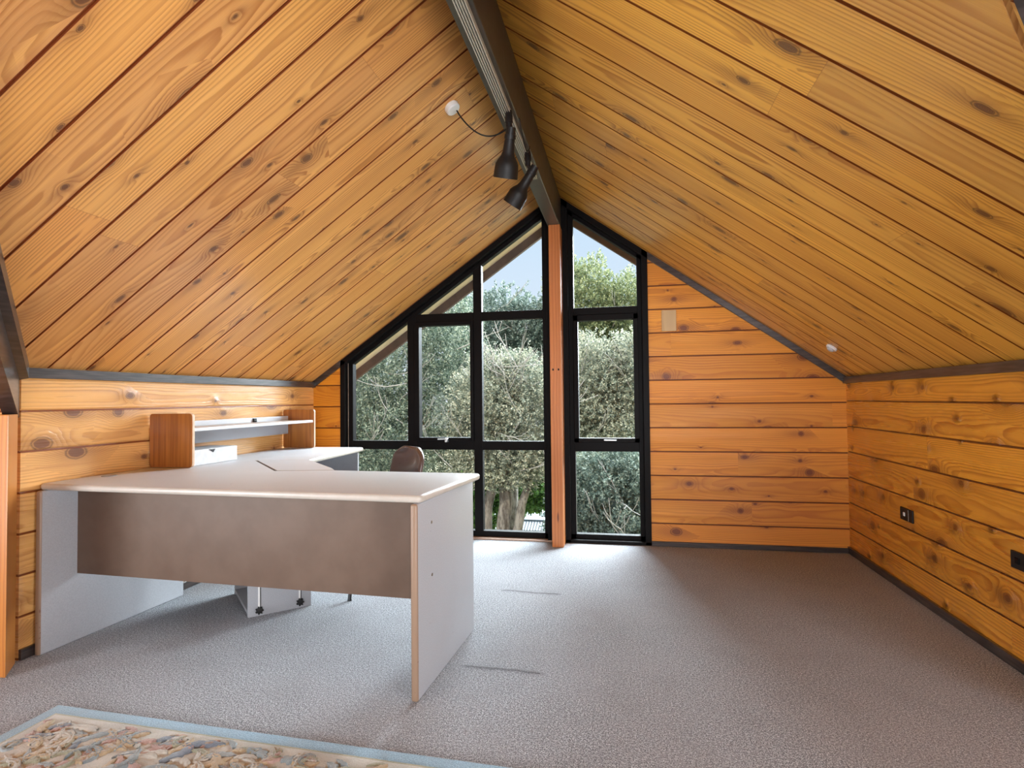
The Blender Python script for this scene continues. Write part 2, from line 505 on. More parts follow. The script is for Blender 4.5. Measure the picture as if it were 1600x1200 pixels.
for nm, X, s in (('wall_dormer', DXL, SL), ('wall_dormer', DXR, SR)):
    boards(nm, M['wall_b'], lambda u, z, X=X: (X, u, z), (1 if X < 0 else -1, 0, 0), 0.0, AP, 0.1725, 0.0,
           lambda z, s=s: (max(YC - 2.003, YC - (AP - z) / s), min(YC + 2.003, YC + (AP - z) / s)), breaks=(KR, KL))

# ------------------------------------------------------------------ carpet
n = NT('grey cut pile carpet')
p = n.coord()
x, y, z = n.sep(p)
sp = n.noise(p, 250.0, 1.0, 0.8)
sp2 = n.noise(p, 110.0, 3.0, 0.7)
f = n.add(n.mul(sp, 0.65), n.mul(sp2, 0.35))
col = n.ramp(f, [(0.38, (0.045, 0.047, 0.054)), (0.50, (0.208, 0.218, 0.240)), (0.61, (0.61, 0.635, 0.68))])
patch = n.noise(p, 1.6, 2.0, 0.5)
patch2 = n.noise(n.xyz(n.mul(x, 3.0), n.mul(y, 3.0), 5.0), 2.0, 3.0, 0.6)
col = n.mix(n.step(patch, 0.38, 0.62, 0.0, 0.22), col, (0.30, 0.285, 0.30))
col = n.mix(n.step(patch2, 0.45, 0.7, 0.0, 0.16), col, (0.14, 0.14, 0.15))


def crease(ax, ay, bx, by, w):
    L_ = math.hypot(bx - ax, by - ay); ux, uy = (bx - ax) / L_, (by - ay) / L_
    a = n.add(n.mul(n.sub(x, ax), ux), n.mul(n.sub(y, ay), uy))
    b = n.add(n.mul(n.sub(x, ax), -uy), n.mul(n.sub(y, ay), ux))
    b = n.add(b, n.mul(n.sub(n.noise(p, 9.0, 2.0), 0.5), 0.035))
    ends = n.mul(n.step(a, 0.0, 0.05), n.step(a, L_ - 0.05, L_, 1.0, 0.0))
    return n.mul(n.div(1.0, n.add(1.0, n.m('POWER', n.div(n.m('ABSOLUTE', b), w), 2.0))), ends)


cr_ = n.add(crease(-0.72, 3.20, -0.34, 3.175, 0.010), crease(-0.68, 2.268, -0.31, 2.262, 0.010))
col = n.mix(n.mul(cr_, 0.7), col, (0.04, 0.04, 0.045))
nm = n.bump(cr_, 0.35, 0.012, n.bump(f, 0.9, 0.006))
n.bsdf(col, 0.95, 0.0, nm, 0.15, 0.0, 0.1, sheen=0.25)
M['carpet'] = n.mat
bm = bmesh.new()
fl = [(XL - .03, 1.983), (DXL, 1.983), (DXL, -2.023), (XL, -2.023), (XL, REAR), (XR, REAR), (XR, -2.023), (DXR, -2.023), (DXR, 1.983),
      (XR + .03, 1.983), (XR + .03, YW + .10), (XL - .03, YW + .10)]
prism(bm, [(a, b, 0.0) for a, b in fl], (0, 0, -0.12))
tag(bm_obj('floor', bm, M['carpet']), kind='structure')

# ------------------------------------------------------------------ dark stained trims
n = NT('dark stained timber trim')
p = n.coord()
px_, py_, pz_ = n.sep(p)
g_ = n.noise(n.xyz(n.mul(px_, 8.0), n.mul(py_, 8.0), n.mul(pz_, 90.0)), 1.0, 3.0)
col = n.mix(n.step(g_, 0.3, 0.7), (0.020, 0.015, 0.014), (0.062, 0.046, 0.042))
n.bsdf(col, 0.32, 0.0, n.bump(g_, 0.15, 0.002), 0.5, 0.35, 0.2)
M['dark'] = n.mat


def trimbox(name, *a, bev=0.003, mat=None):
    bm = bmesh.new(); box(bm, *a, bev=bev)
    return tag(bm_obj(name, bm, mat or M['dark']), kind='structure')


trimbox('trim_1', XL, XL + .022, 1.99, YW, KL - .047, KL - .002)
trimbox('trim_2', XR - .022, XR, 1.99, YW, KR - .047, KR - .002)
trimbox('baseboard_left', XL, XL + .016, 1.99, YW, 0.0, .045)
trimbox('baseboard_right', XR - .016, XR, 1.99, YW, 0.0, .045)
trimbox('baseboard_back', WRX, XR, YW - .016, YW, 0.0, .035)
trimbox('baseboard_back', XL, WLX, YW - .016, YW, 0.0, .035)
# sloping trims along the gable
bm = bmesh.new()
t_ = 0.052
prism(bm, [(WRX - .0, YW, AP - SR * (WRX - XM)), (XR, YW, KR), (XR, YW, KR - t_), (WRX, YW, AP - SR * (WRX - XM) - t_)], (0, -.02, 0), bev=.002)
tag(bm_obj('trim_3', bm, M['dark']), kind='structure')
bm = bmesh.new()
prism(bm, [(XL, YW, KL), (WLX, YW, AP - SL * (XM - WLX)), (WLX, YW, AP - SL * (XM - WLX) - t_), (XL, YW, KL - t_)], (0, -.02, 0), bev=.002)
tag(bm_obj('trim_4', bm, M['dark']), kind='structure')

# valley beams where the dormers cut into the slopes
def valley(name, sgn):
    X0, K_, s_ = (XL, KL, SL) if sgn < 0 else (XR, KR, SR)
    h = abs(X0 - XM)
    A = Vector((X0, 1.983, K_)); B = Vector((XM + sgn * 0.35, YC + 0.35, AP - s_ * 0.35))
    if sgn > 0: A.y -= .10; B.y -= .10
    d = (B - A)
    nh = Vector((-sgn * .7071, .7071, 0))       # horizontal, toward the main room
    bm = bmesh.new()
    q = [A - nh * .0 + Vector((0, 0, .02)), A - nh * .0 + Vector((0, 0, -.215)), A - nh * .05 + Vector((0, 0, -.215)), A - nh * .05 + Vector((0, 0, .02))]
    prism(bm, q, d)
    tag(bm_obj(name, bm, M['dark']), kind='structure')
    bm = bmesh.new()
    q = [A + Vector((0, 0, .01)), A + Vector((0, 0, -.055)), A + nh * .03 + Vector((0, 0, -.048)), A + nh * .03 + Vector((0, 0, .02))]
    prism(bm, q, d)
    tag(bm_obj(name.replace('5', '7').replace('6', '8'), bm, M['dark']), kind='structure')


valley('trim_5', -1)
valley('trim_6', 1)


def timber(name, light, ring, knot, axis='z', rough=0.38, freq=60.0):
    n = NT(name)
    x, y, z = n.sep(n.coord())
    if axis == 'z': a, b, c = z, x, y
    elif axis == 'y': a, b, c = y, x, z
    else: a, b, c = x, y, z
    r = n.m('SQRT', n.add(n.m('POWER', n.add(b, 0.06), 2.0), n.m('POWER', n.add(c, 0.09), 2.0)))
    r = n.add(r, n.mul(n.sub(n.noise(n.xyz(n.mul(a, 1.5), n.mul(b, 6.0), n.mul(c, 6.0)), 1.0, 3.0), 0.5), 0.03))
    t = n.m('FRACT', n.mul(r, freq))
    L = n.mul(n.step(t, 0.3, 0.9), n.step(t, 0.92, 1.0, 1.0, 0.0))
    base = n.mix(n.noise(n.xyz(n.mul(a, 1.2), n.mul(b, 20.0), n.mul(c, 20.0)), 1.0, 3.0), light, tuple(v * .78 for v in light))
    base = n.mix(n.mul(L, 0.55), base, ring)
    vo = n.vor(n.xyz(n.div(a, 0.45), n.div(b, 0.09), n.div(c, 0.09)), 1.0, '3D')
    k1, k2, k3 = n.sep(vo.outputs['Color'])
    kn = n.mul(n.step(vo.outputs['Distance'], 0.05, 0.12, 1.0, 0.0), n.m('GREATER_THAN', k1, 0.45))
    base = n.mix(n.mul(kn, 0.8), base, knot)
    n.bsdf(base, rough, 0.0, n.bump(L, 0.12, 0.001), 0.5, 0.25, 0.2)
    return n.mat


M['post'] = timber('red pine post', (0.58, 0.195, 0.050), (0.33, 0.085, 0.016), (0.09, 0.022, 0.010), 'z')
M['post2'] = timber('orange pine post', (0.62, 0.235, 0.045), (0.36, 0.10, 0.015), (0.12, 0.04, 0.01), 'z')
M['beam'] = simple('dark brown painted beam', (0.052, 0.040, 0.030), 0.42, 0, 0.25, 14.0, 0.15)

# orange posts at the dormer corners
bm = bmesh.new()
prism(bm, [(a, b, 0.0) for a, b in ((-2.397, 1.855), (-2.490, 1.965), (-2.56, 1.965), (-2.56, 1.855))], (0, 0, 1.03), bev=.003)
tag(bm_obj('wooden_post', bm, M['post2']), 'orange pine corner post at the left edge beside the desk', 'post')

# ------------------------------------------------------------------ ridge beam and central post
BX0, BX1 = -0.545, -0.458
bm = bmesh.new()
box(bm, BX0, BX1, 0.2, YW + .02, 2.345, AP - .01, bev=.004)
tag(bm_obj('ridge_beam', bm, M['beam']), 'dark brown ridge beam under the apex of the ceiling', 'beam')
M['hole'] = simple('dark peg hole', (0.012, 0.008, 0.006), 0.8)
post = empty('wooden_post', (-0.4935, 4.21, 0))
tag(post, 'reddish pine post standing between the two windows', 'post')
bm = bmesh.new()
box(bm, -.042, .042, -.045, .105, 0.0, 2.345, bev=.003)
bm_obj('shaft', bm, M['post'], post)
for xx in (-.020, .020):
    bm = bmesh.new(); box(bm, xx - .006, xx + .006, -.0465, -.043, 1.276, 1.290, bev=.001)
    bm_obj('peg_hole', bm, M['hole'], post)

# ------------------------------------------------------------------ windows
M['frame'] = simple('black aluminium', (0.007, 0.006, 0.006), 0.45, 0.0, 0.0, 1.0, 0.0, 0.07)
M['reveal'] = simple('pale timber reveal', (0.50, 0.36, 0.28), 0.6)
M['alu'] = simple('satin aluminium', (0.62, 0.62, 0.60), 0.35, 0.9)
n = NT('window glass')
tr = n.t.nodes.new('ShaderNodeBsdfTransparent'); tr.inputs[0].default_value = (0.96, 0.985, 0.975, 1)
gl = n.t.nodes.new('ShaderNodeBsdfGlossy'); gl.inputs['Roughness'].default_value = 0.0
mx = n.t.nodes.new('ShaderNodeMixShader')
lw = n.t.nodes.new('ShaderNodeFresnel'); lw.inputs[0].default_value = 1.12
n.t.links.new(lw.outputs[0], mx.inputs[0]); n.t.links.new(tr.outputs[0], mx.inputs[1]); n.t.links.new(gl.outputs[0], mx.inputs[2])
n.t.links.new(mx.outputs[0], n.out.inputs[0])
M['glass'] = n.mat

FY0, FY1, GY = 4.355, 4.415, 4.385        # frame depth range, glass plane
def fx(x): return x * 1.010
def fz(z): return 1.0703 + (z - 1.0703) * 1.010
def ztl(x): return AP - SL * (XM - x)      # ceiling height left / right of the ridge
def ztr(x): return AP - SR * (x - XM)


def win_piece(parent, name, pts, y0, y1, mat, bev=.0025):
    bm = bmesh.new()
    if name == 'transom': y0 += .003; y1 -= .003
    if name == 'mullion': y0 += .0015; y1 -= .0015
    prism(bm, [(a, y0, b) for a, b in pts], (0, y1 - y0, 0), bev=bev)
    return bm_obj(name, bm, mat, parent)


def rect(x0, x1, z0, z1): return [(x0, z0), (x1, z0), (x1, z1), (x0, z1)]


# window 1, left of the post
w1 = empty('window_1', (0, 0, 0), kind='structure')
yA, yB = YW - .012, YW + .045
oL, iL, oR = -2.265, -2.222, -0.535
tt = .050
# architrave lining on the room side
win_piece(w1, 'architrave', rect(oL, iL, 0.0, ztl(oL) - .0), yA, yB, M['frame'])
win_piece(w1, 'architrave', [(oL, ztl(oL)), (oR, ztl(oR)), (oR, ztl(oR) - tt), (oL, ztl(oL) - tt)], yA, yB, M['frame'])
win_piece(w1, 'architrave', rect(-.585, oR, 0.0, ztl(-.56)), yA + .01, yB, M['frame'])
win_piece(w1, 'reveal', rect(iL, iL + .004, 0.0, ztl(iL) - .05), yB - .005, FY1, M['reveal'], bev=.001)
win_piece(w1, 'sill', rect(oL, oR, 0.0, 0.012), yA, FY1, M['reveal'], bev=.001)
F0, F1 = fx(-2.195), fx(-.564)
win_piece(w1, 'frame', rect(F0, fx(-2.156), 0.012, ztl(F0) - .06), FY0, FY1, M['frame'])
win_piece(w1, 'frame', rect(fx(-.607), F1, 0.012, ztl(F1) - .03), FY0, FY1, M['frame'])
win_piece(w1, 'frame', rect(F0, F1, 0.012, fz(.066)), FY0, FY1, M['frame'])
win_piece(w1, 'frame', [(F0, ztl(F0) - .015), (F1, ztl(F1) - .015), (F1, ztl(F1) - .085), (F0, ztl(F0) - .085)], FY0, FY1, M['frame'])
win_piece(w1, 'mullion', rect(fx(-1.690), fx(-1.620), 0.05, ztl(-1.69) - .05), FY0, FY1, M['frame'])
win_piece(w1, 'mullion', rect(fx(-1.150), fx(-1.083), 0.05, ztl(-1.13) - .05), FY0, FY1, M['frame'])
win_piece(w1, 'transom', rect(fx(-1.69), F1, fz(1.682), fz(1.748)), FY0, FY1, M['frame'])
win_piece(w1, 'transom', rect(F0, F1, fz(.683), fz(.751)), FY0, FY1, M['frame'])
sash = win_piece(w1, 'sash', rect(fx(-1.627), fx(-1.59), fz(.751), fz(1.682)), FY0 - .012, FY1, M['frame'])
for pts in (rect(fx(-1.175), fx(-1.150), fz(.751), fz(1.682)), rect(fx(-1.60), fx(-1.165), fz(.751), fz(.778)), rect(fx(-1.60), fx(-1.165), fz(1.653), fz(1.682))):
    win_piece(w1, 'sash', pts, FY0 - .012, FY1, M['frame'])
bm = bmesh.new()
box(bm, -1.45, -1.37, FY0 - .03, FY0 - .012, fz(.762), fz(.770), bev=.002)
box(bm, -1.385, -1.365, FY0 - .05, FY0 - .012, fz(.745), fz(.775), bev=.003)
bm_obj('handle', bm, M['alu'], w1)


def pane(parent, pts):
    bm = bmesh.new()
    prism(bm, [(a, GY - .002, b) for a, b in pts], (0, .004, 0))
    bm_obj('glass_pane', bm, M['glass'], parent)


zA = fz(.72)
pane(w1, [(fx(-2.16), zA), (fx(-1.65), zA), (fx(-1.65), ztl(-1.66) - .05), (fx(-2.16), ztl(-2.18) - .05)])
pane(w1, rect(fx(-1.60), fx(-1.165), fz(.77), fz(1.66)))
pane(w1, rect(fx(-1.11), fx(-.6), zA, fz(1.71)))
pane(w1, [(fx(-1.65), fz(1.72)), (fx(-1.11), fz(1.72)), (fx(-1.11), ztl(-1.12) - .05), (fx(-1.65), ztl(-1.66) - .05)])
pane(w1, [(fx(-1.11), fz(1.72)), (fx(-.6), fz(1.72)), (fx(-.6), ztl(-.6) - .05), (fx(-1.11), ztl(-1.12) - .05)])
pane(w1, rect(fx(-2.16), fx(-1.65), fz(.05), zA))
pane(w1, rect(fx(-1.65), fx(-1.11), fz(.05), zA))
pane(w1, rect(fx(-1.11), fx(-.6), fz(.05), zA))

# window 2, right of the post
w2 = empty('window_2', (0, 0, 0), kind='structure')
a0, a1 = -.458, WRX
win_piece(w2, 'architrave', rect(a0, -.412, 0.0, ztr(a0) - .0), yA, yB, M['frame'])
win_piece(w2, 'architrave', rect(.128, a1, 0.0, ztr(.128) - .01), yA, yB, M['frame'])
win_piece(w2, 'architrave', [(a0, ztr(a0)), (a1, ztr(a1)), (a1, ztr(a1) - tt), (a0, ztr(a0) - tt)], yA, yB, M['frame'])
win_piece(w2, 'architrave', rect(a0, a1, 0.0, 0.024), yA, yB, M['frame'])
G0, G1 = fx(-.412), fx(.130)
win_piece(w2, 'frame', rect(G0, fx(-.371), .012, ztr(G0) - .03), FY0, FY1, M['frame'])
win_piece(w2, 'frame', rect(fx(.093), G1, .012, ztr(G1) - .03), FY0, FY1, M['frame'])
win_piece(w2, 'frame', rect(G0, G1, .012, fz(.067)), FY0, FY1, M['frame'])
win_piece(w2, 'frame', [(G0, ztr(G0) - .015), (G1, ztr(G1) - .015), (G1, ztr(G1) - .080), (G0, ztr(G0) - .080)], FY0, FY1, M['frame'])
win_piece(w2, 'transom', rect(G0, G1, fz(1.695), fz(1.748)), FY0, FY1, M['frame'])
win_piece(w2, 'transom', rect(G0, G1, fz(.677), fz(.745)), FY0, FY1, M['frame'])
for pts in (rect(fx(-.376), fx(-.342), fz(.745), fz(1.695)), rect(fx(.063), fx(.097), fz(.745), fz(1.695)),
            rect(fx(-.376), fx(.097), fz(.745), fz(.776)), rect(fx(-.376), fx(.097), fz(1.650), fz(1.692))):
    win_piece(w2, 'sash', pts, FY0 - .014, FY1, M['frame'])
bm = bmesh.new()
box(bm, -.16, -.07, FY0 - .032, FY0 - .012, fz(.758), fz(.766), bev=.002)
bm_obj('handle', bm, M['alu'], w2)
pane(w2, rect(fx(-.39), fx(.11), fz(.05), zA))
pane(w2, rect(fx(-.36), fx(.08), fz(.76), fz(1.67)))
pane(w2, [(fx(-.39), fz(1.72)), (fx(.11), fz(1.72)), (fx(.11), ztr(.11) - .05), (fx(-.39), ztr(-.39) - .05)])

# filler between the windows, behind the post, and wall bottom/top closing
bm = bmesh.new(); box(bm, -.545, -.452, YW + .0, YW + .10, 0, AP - .05)
tag(bm_obj('wall_back', bm, M['dark']), kind='structure')

# ------------------------------------------------------------------ outside eaves: soffit and barge board
M['soffit'] = simple('cream painted soffit', (0.66, 0.56, 0.42), 0.7, 0, 0.06, 8.0)
M['barge'] = simple('brown painted barge board', (0.085, 0.052, 0.045), 0.6, 0, 0.2, 10.0)
SA = 2.687
mS = .695
for sgn in (-1, 1):
    bm = bmesh.new()
    prism(bm, [(XM, YW + .10, SA), (XM + sgn * 2.9, YW + .10, SA - mS * 2.9), (XM + sgn * 2.9, YW + .10, SA + .06 - mS * 2.9), (XM, YW + .10, SA + .06)], (0, .50, 0))
    tag(bm_obj('trim_9', bm, M['soffit']), kind='structure')
    bm = bmesh.new()
    prism(bm, [(XM, 4.90, SA - .084), (XM + sgn * 2.9, 4.90, SA - .084 - mS * 2.9), (XM + sgn * 2.9, 4.90, SA + .12 - mS * 2.9), (XM, 4.90, SA + .12)], (0, .04, 0))
    tag(bm_obj('trim_10', bm, M['barge']), kind='structure')
    bm = bmesh.new()   # thin cream batten on the soffit against the glass
    prism(bm, [(XM, YW + .11, SA - .03), (XM + sgn * 2.9, YW + .11, SA - .03 - mS * 2.9), (XM + sgn * 2.9, YW + .11, SA - mS * 2.9), (XM, YW + .11, SA)], (0, .05, 0))
    tag(bm_obj('trim_11', bm, M['soffit']), kind='structure')

# ------------------------------------------------------------------ track, spotlights, ceiling rose
M['track'] = simple('cream aluminium track', (0.62, 0.60, 0.52), 0.35, 0.3, 0.03)
M['trackdark'] = simple('track slot', (0.05, 0.05, 0.045), 0.6)
M['black'] = simple('satin black metal', (0.009, 0.0075, 0.007), 0.5, 0.0, 0.1, 30.0, 0.0, 0.3)
M['white'] = simple('white plastic', (0.80, 0.80, 0.78), 0.4, 0, 0.02)
M['bulb'] = simple('white reflector', (0.85, 0.83, 0.78), 0.3, 0, 0.02)
tr_ = empty('lighting_track', (-0.492, 0.3, 2.345))
tag(tr_, 'pale ribbed lighting track fixed under the dark ridge beam', 'track')
bm = bmesh.new()
x0 = -.024
box(bm, x0, x0 + .040, 0, 2.93, -.006, 0)
for i in range(5):
    box(bm, x0 + i * .009, x0 + i * .009 + .004, 0, 2.93, -.020, -.004, bev=.0006, seg=1)
bm_obj('rail', bm, M['track'], tr_)
bm = bmesh.new()
box(bm, x0 + .003, x0 + .037, 0.001, 2.925, -.011, -.006)
bm_obj('slot', bm, M['trackdark'], tr_)


def spotlight(name, label, base, neck, aim_end, rim):
    """base: on the track; neck: joint; aim_end: middle of the mouth; rim: mouth radius"""
    base, neck, end = Vector(base), Vector(neck), Vector(aim_end)
    o = empty(name, base); tag(o, label, 'spotlight', 'black track spotlights')
    L = lambda v: Vector(v) - base
    bm = bmesh.new(); lathe(bm, L(base), (0, 0, -1), [(0, .014), (.02, .016), (.022, .017), (.05, .017), (.052, .014), (.075, .014)], 20, True, True)
    bm_obj('adapter', bm, M['black'], o, True, 40)
    bm = bmesh.new(); tube(bm, [L(base) + Vector((0, 0, -.07)), L(neck)], .011, 14)
    bm_obj('stem', bm, M['black'], o, True, 40)
    ax = (end - neck).normalized(); ln = (end - neck).length
    st = neck - ax * .035
    T = ln + .035
    bm = bmesh.new()
    prof = [(0, .001), (0, .020), (.030, .022), (.031, .025), (.048, .025), (.049, .022), (T * .48, .026), (T * .56, .031), (T * .64, .043), (T * .72, .051), (T * .80, rim * .96), (T, rim),
            (T, rim - .002), (T * .80, rim * .96 - .003), (T * .70, .046), (T * .62, .036), (T * .60, .001)]
    lathe(bm, st - base, ax, prof, 36)
    bm_obj('lamp_shade', bm, M['black'], o, True, 40)
    bm = bmesh.new(); lathe(bm, st - base, ax, [(T * .62, .001), (T * .63, .030), (T * .80, rim * .8), (T * .97, rim * .9), (T * .985, .001)], 28)
    bm_obj('bulb', bm, M['bulb'], o, True, 40)
    return o


spotlight('spotlight', 'black bell spotlight pointing down, nearer the ceiling rose', (-0.483, 2.45, 2.335), (-0.478, 2.45, 2.225), (-0.514, 2.51, 2.062), .055)
spotlight('spotlight', 'black bell spotlight tilted left, at the far end of the track', (-0.470, 2.87, 2.335), (-0.450, 2.87, 2.225), (-0.562, 2.91, 2.078), .053)

rose = empty('ceiling_rose', (-0.772, 2.53, AP - SL * (XM + 0.772)))
tag(rose, 'round white ceiling rose on the left slope with a dark flex', 'ceiling rose')
nrm = Vector((SL, 0, -1)).normalized()
bm = bmesh.new(); lathe(bm, (0, 0, 0), nrm, [(0, .034), (.004, .036), (.022, .034), (.026, .030), (.027, .001)], 32, True)
bm_obj('cover', bm, M['white'], rose, True, 35)
P0 = Vector(nrm) * .02 + Vector((.02, -.01, -.012))
P3 = Vector((-0.500, 2.60, 2.348)) - Vector(rose.location)
pts = []
for i in range(25):
    t = i / 24
    q = P0.lerp(P3, t); q.z -= .085 * math.sin(math.pi * min(1, t * 1.02)) ** .8 if 0 < t < 1 else 0
    pts.append(q)
bm = bmesh.new(); tube(bm, pts, .0035, 8)
bm_obj('flex', bm, M['black'], rose, True)
# short flex hanging between the two spotlights
bm = bmesh.new()
pts = [Vector((-.452, 2.53, 2.34)) + Vector((.000 * i / 10 + .006 * math.sin(math.pi * i / 10), .03 * i, -.085 * math.sin(math.pi * i / 10))) for i in range(11)]
tube(bm, pts, .003, 8)
o = bm_obj('power_flex', bm, M['black'], None, True)
tag(o, 'thin black flex looping between the two spotlights', 'cable')

# detector on right slope
det = empty('smoke_detector', (1.250, 3.845, AP - SR * (1.250 - XM)))
tag(det, 'small round white detector on the right hand ceiling slope', 'detector')
nr = Vector((-SR, 0, -1)).normalized()
bm = bmesh.new(); lathe(bm, (0, 0, 0), nr, [(0, .033), (.010, .033), (.013, .030), (.013, .001)], 28, True)
bm_obj('base', bm, M['white'], det, True, 35)
bm = bmesh.new(); lathe(bm, nr * .013, nr, [(0, .022), (.010, .020), (.014, .012), (.015, .001)], 24, True)
bm_obj('sensor', bm, simple('grey plastic', (.45, .45, .45), .4), det, True, 35)

# wall plates
M['plate'] = timber('pale timber blank', (0.62, 0.42, 0.20), (0.45, 0.27, 0.10), (0.3, 0.18, 0.08), 'z', 0.5, 90)
bm = bmesh.new(); box(bm, .266, .369, YW - .011, YW - .001, 1.553, 1.706, bev=.002)
tag(bm_obj('blanking_plate', bm, M['plate']), 'pale wooden blanking plate on the back wall right of the window', 'wall plate')


def socket(name, label, yc, zc, kind):
    o = empty(name, (XR, yc, zc)); tag(o, label, 'socket', None)
    w = .070 if kind == 'single' else .075
    bm = bmesh.new(); box(bm, -.009, -.0, -w, w, -.034, .034, bev=.003)
    bm_obj('face_plate', bm, M['black'], o)
    bm = bmesh.new()
    if kind == 'single':
        box(bm, -.0115, -.008, .010, .030, -.010, .010, bev=.002)
        bm_obj('jack', bm, M['white'], o)
        bm = bmesh.new(); box(bm, -.010, -.0085, -.028, -.026, -.030, .030)
        bm_obj('trim_line', bm, M['alu'], o)
    else:
        box(bm, -.013, -.008, .02, .045, -.012, .012, bev=.002)
        bm_obj('rocker', bm, M['frame'], o)
        bm = bmesh.new()
        box(bm, -.013, -.008, -.045, -.02, -.012, .012, bev=.002)
        bm_obj('rocker', bm, M['frame'], o)
    return o


socket('wall_socket', 'black wall socket with a small white jack, farther from the camera', 3.480, .424, 'single')
socket('power_outlet', 'black power outlet at the right edge, low on the right wall', 2.545, .425, 'double')

# ------------------------------------------------------------------ desk
n = NT('grey laminate')
p = n.coord()
f = n.noise(p, 260.0, 2.0)
f2 = n.noise(p, 3.0, 4.0, 0.6)
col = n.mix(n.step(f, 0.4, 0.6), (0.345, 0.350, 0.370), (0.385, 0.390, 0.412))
col = n.mix(n.step(f2, 0.45, 0.75, 0, .35), col, (0.33, 0.325, 0.335))
sp_ = n.vor(p, 11.0, '3D')
q1, q2, q3 = n.sep(sp_.outputs['Color'])
spot = n.mul(n.step(sp_.outputs['Distance'], .018, .05, 1, 0), n.m('GREATER_THAN', q1, .88))
col = n.mix(n.mul(spot, .6), col, (0.16, .13, .12))
n.bsdf(col, 0.42, 0.0, n.bump(f, 0.05, 0.0005), 0.5)
M['lam'] = n.mat
n = NT('lit desk top laminate')
p = n.coord()
f = n.noise(p, 260.0, 2.0); f2 = n.noise(p, 3.0, 4.0, 0.6)
col = n.mix(n.step(f, 0.4, 0.6), (0.57, 0.59, 0.63), (0.63, 0.65, 0.69))  # top copy of the grey laminate, lightened for the light it catches
col = n.mix(n.step(f2, 0.45, 0.75, 0, .35), col, (0.53, 0.54, 0.56))
sp_ = n.vor(p, 9.0, '3D')
q1, q2, q3 = n.sep(sp_.outputs['Color'])
spot = n.mul(n.step(sp_.outputs['Distance'], .018, .06, 1, 0), n.m('GREATER_THAN', q1, .82))
col = n.mix(n.mul(spot, .6), col, (0.20, .17, .16))
n.bsdf(col, 0.40, 0.0, None, 0.5)
M['top'] = n.mat
n = NT('taupe laminate')
p = n.coord()
f = n.noise(p, 7.0, 3.0, 0.6)
col = n.mix(n.step(f, 0.3, 0.7), (0.125, 0.080, 0.056), (0.150, 0.098, 0.070))  # backlit shade and warm bounce from the wood put into the panel colour
sp_ = n.vor(p, 9.0, '3D')
q1, q2, q3 = n.sep(sp_.outputs['Color'])
spot = n.mul(n.step(sp_.outputs['Distance'], .018, .06, 1, 0), n.m('GREATER_THAN', q1, .85))
col = n.mix(n.mul(spot, .5), col, (0.16, .10, .07))
n.bsdf(col, 0.55, 0.0, None, 0.35)
M['shaded'] = n.mat
n = NT('beige edge band')
p = n.coord()
x, y, z = n.sep(p)
f = n.noise(p, 60.0, 3.0, 0.7)
wear = n.mul(n.step(f, 0.60, 0.72), n.step(z, 0.34, 0.12))
col = n.mix(wear, (0.27, 0.175, 0.115), (0.16, 0.05, 0.03))
n.bsdf(col, 0.45)
M['edge'] = n.mat
M['line'] = simple('dark joint', (0.03, 0.025, 0.025), 0.8)

DA = R(-2.57)
desk = empty('corner_desk', (-0.736, 1.96, 0), DA)
tag(desk, 'grey L shaped corner desk with beige edges along the left wall', 'desk')
ca, sa = math.cos(DA), math.sin(DA)


def dl(x, y):      # room position -> desk frame
    dx_, dy_ = x + .736, y - 1.96
    return (ca * dx_ + sa * dy_, -sa * dx_ + ca * dy_)


ZT, ZU = .727, .698
A_, B_, C_, D_ = (-2.135, 3.045), (-1.845, 3.125), (-1.485, 2.735), (-1.715, 2.600)
FL_, FR_, BR_ = (-2.497, 2.060), (-.727, 1.980), (-.668, 2.620)
EL_, ER_ = (-2.497, 3.985), (-1.905, 3.985)
top = [FL_, FR_, BR_, (C_[0] + .004, C_[1] - .075 + .035), D_, A_, B_, ER_, EL_]
top[3] = (-1.43, 2.655)


def deskprism(name, pts, z0, z1, mat, bev=.012, seg=4, parent=desk, caps=True):
    bm = bmesh.new()
    prism(bm, [dl(*q) + (z0,) for q in pts], (0, 0, z1 - z0), bev=bev, seg=seg, bevel_caps=caps)
    for fc in bm.faces:
        if abs(fc.normal.z) < .92: fc.material_index = 1
    return bm_obj(name, bm, [mat, M['edge2']], parent, True, 25)


M['edge2'] = simple('cream nosing', (0.48, 0.43, 0.375), 0.35, 0, 0.05)


def roundcorner(pts, idx, r, n_=5):
    out = []
    for i, q in enumerate(pts):
        if i not in idx: out.append(q); continue
        a, b = Vector(pts[i - 1]), Vector(pts[(i + 1) % len(pts)]); c = Vector(q)
        da, db = (a - c).normalized(), (b - c).normalized()
        for k in range(n_ + 1):
            t = k / n_
            p0, p2 = c + da * r, c + db * r
            out.append(tuple((1 - t) ** 2 * p0 + 2 * t * (1 - t) * c + t * t * p2))
    return out


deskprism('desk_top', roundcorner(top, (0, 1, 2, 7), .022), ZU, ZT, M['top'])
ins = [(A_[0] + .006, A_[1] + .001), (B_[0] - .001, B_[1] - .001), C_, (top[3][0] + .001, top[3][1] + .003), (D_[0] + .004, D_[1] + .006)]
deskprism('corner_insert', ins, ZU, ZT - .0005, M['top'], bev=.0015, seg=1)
deskprism('joint', [(A_[0] - .004, A_[1]), (B_[0] - .01, B_[1] + .003), (-1.47, 2.70), (D_[0], D_[1] - .003)], ZU + .003, ZT - .004, M['line'], bev=0)


def panel(name, u0, u1, v0, v1, z0, z1, mat, bev=.004, edge=None, axis=None, parent=desk):
    bm = bmesh.new(); box(bm, u0, u1, v0, v1, z0, z1, bev=bev, seg=3)
    mats = [mat]
    if edge:
        mats.append(edge)
        for fc in bm.faces:
            c = fc.calc_center_median()
            if axis == 'v' and c.y < v0 + .0065: fc.material_index = 1
    return bm_obj(name, bm, mats, parent, True, 30)


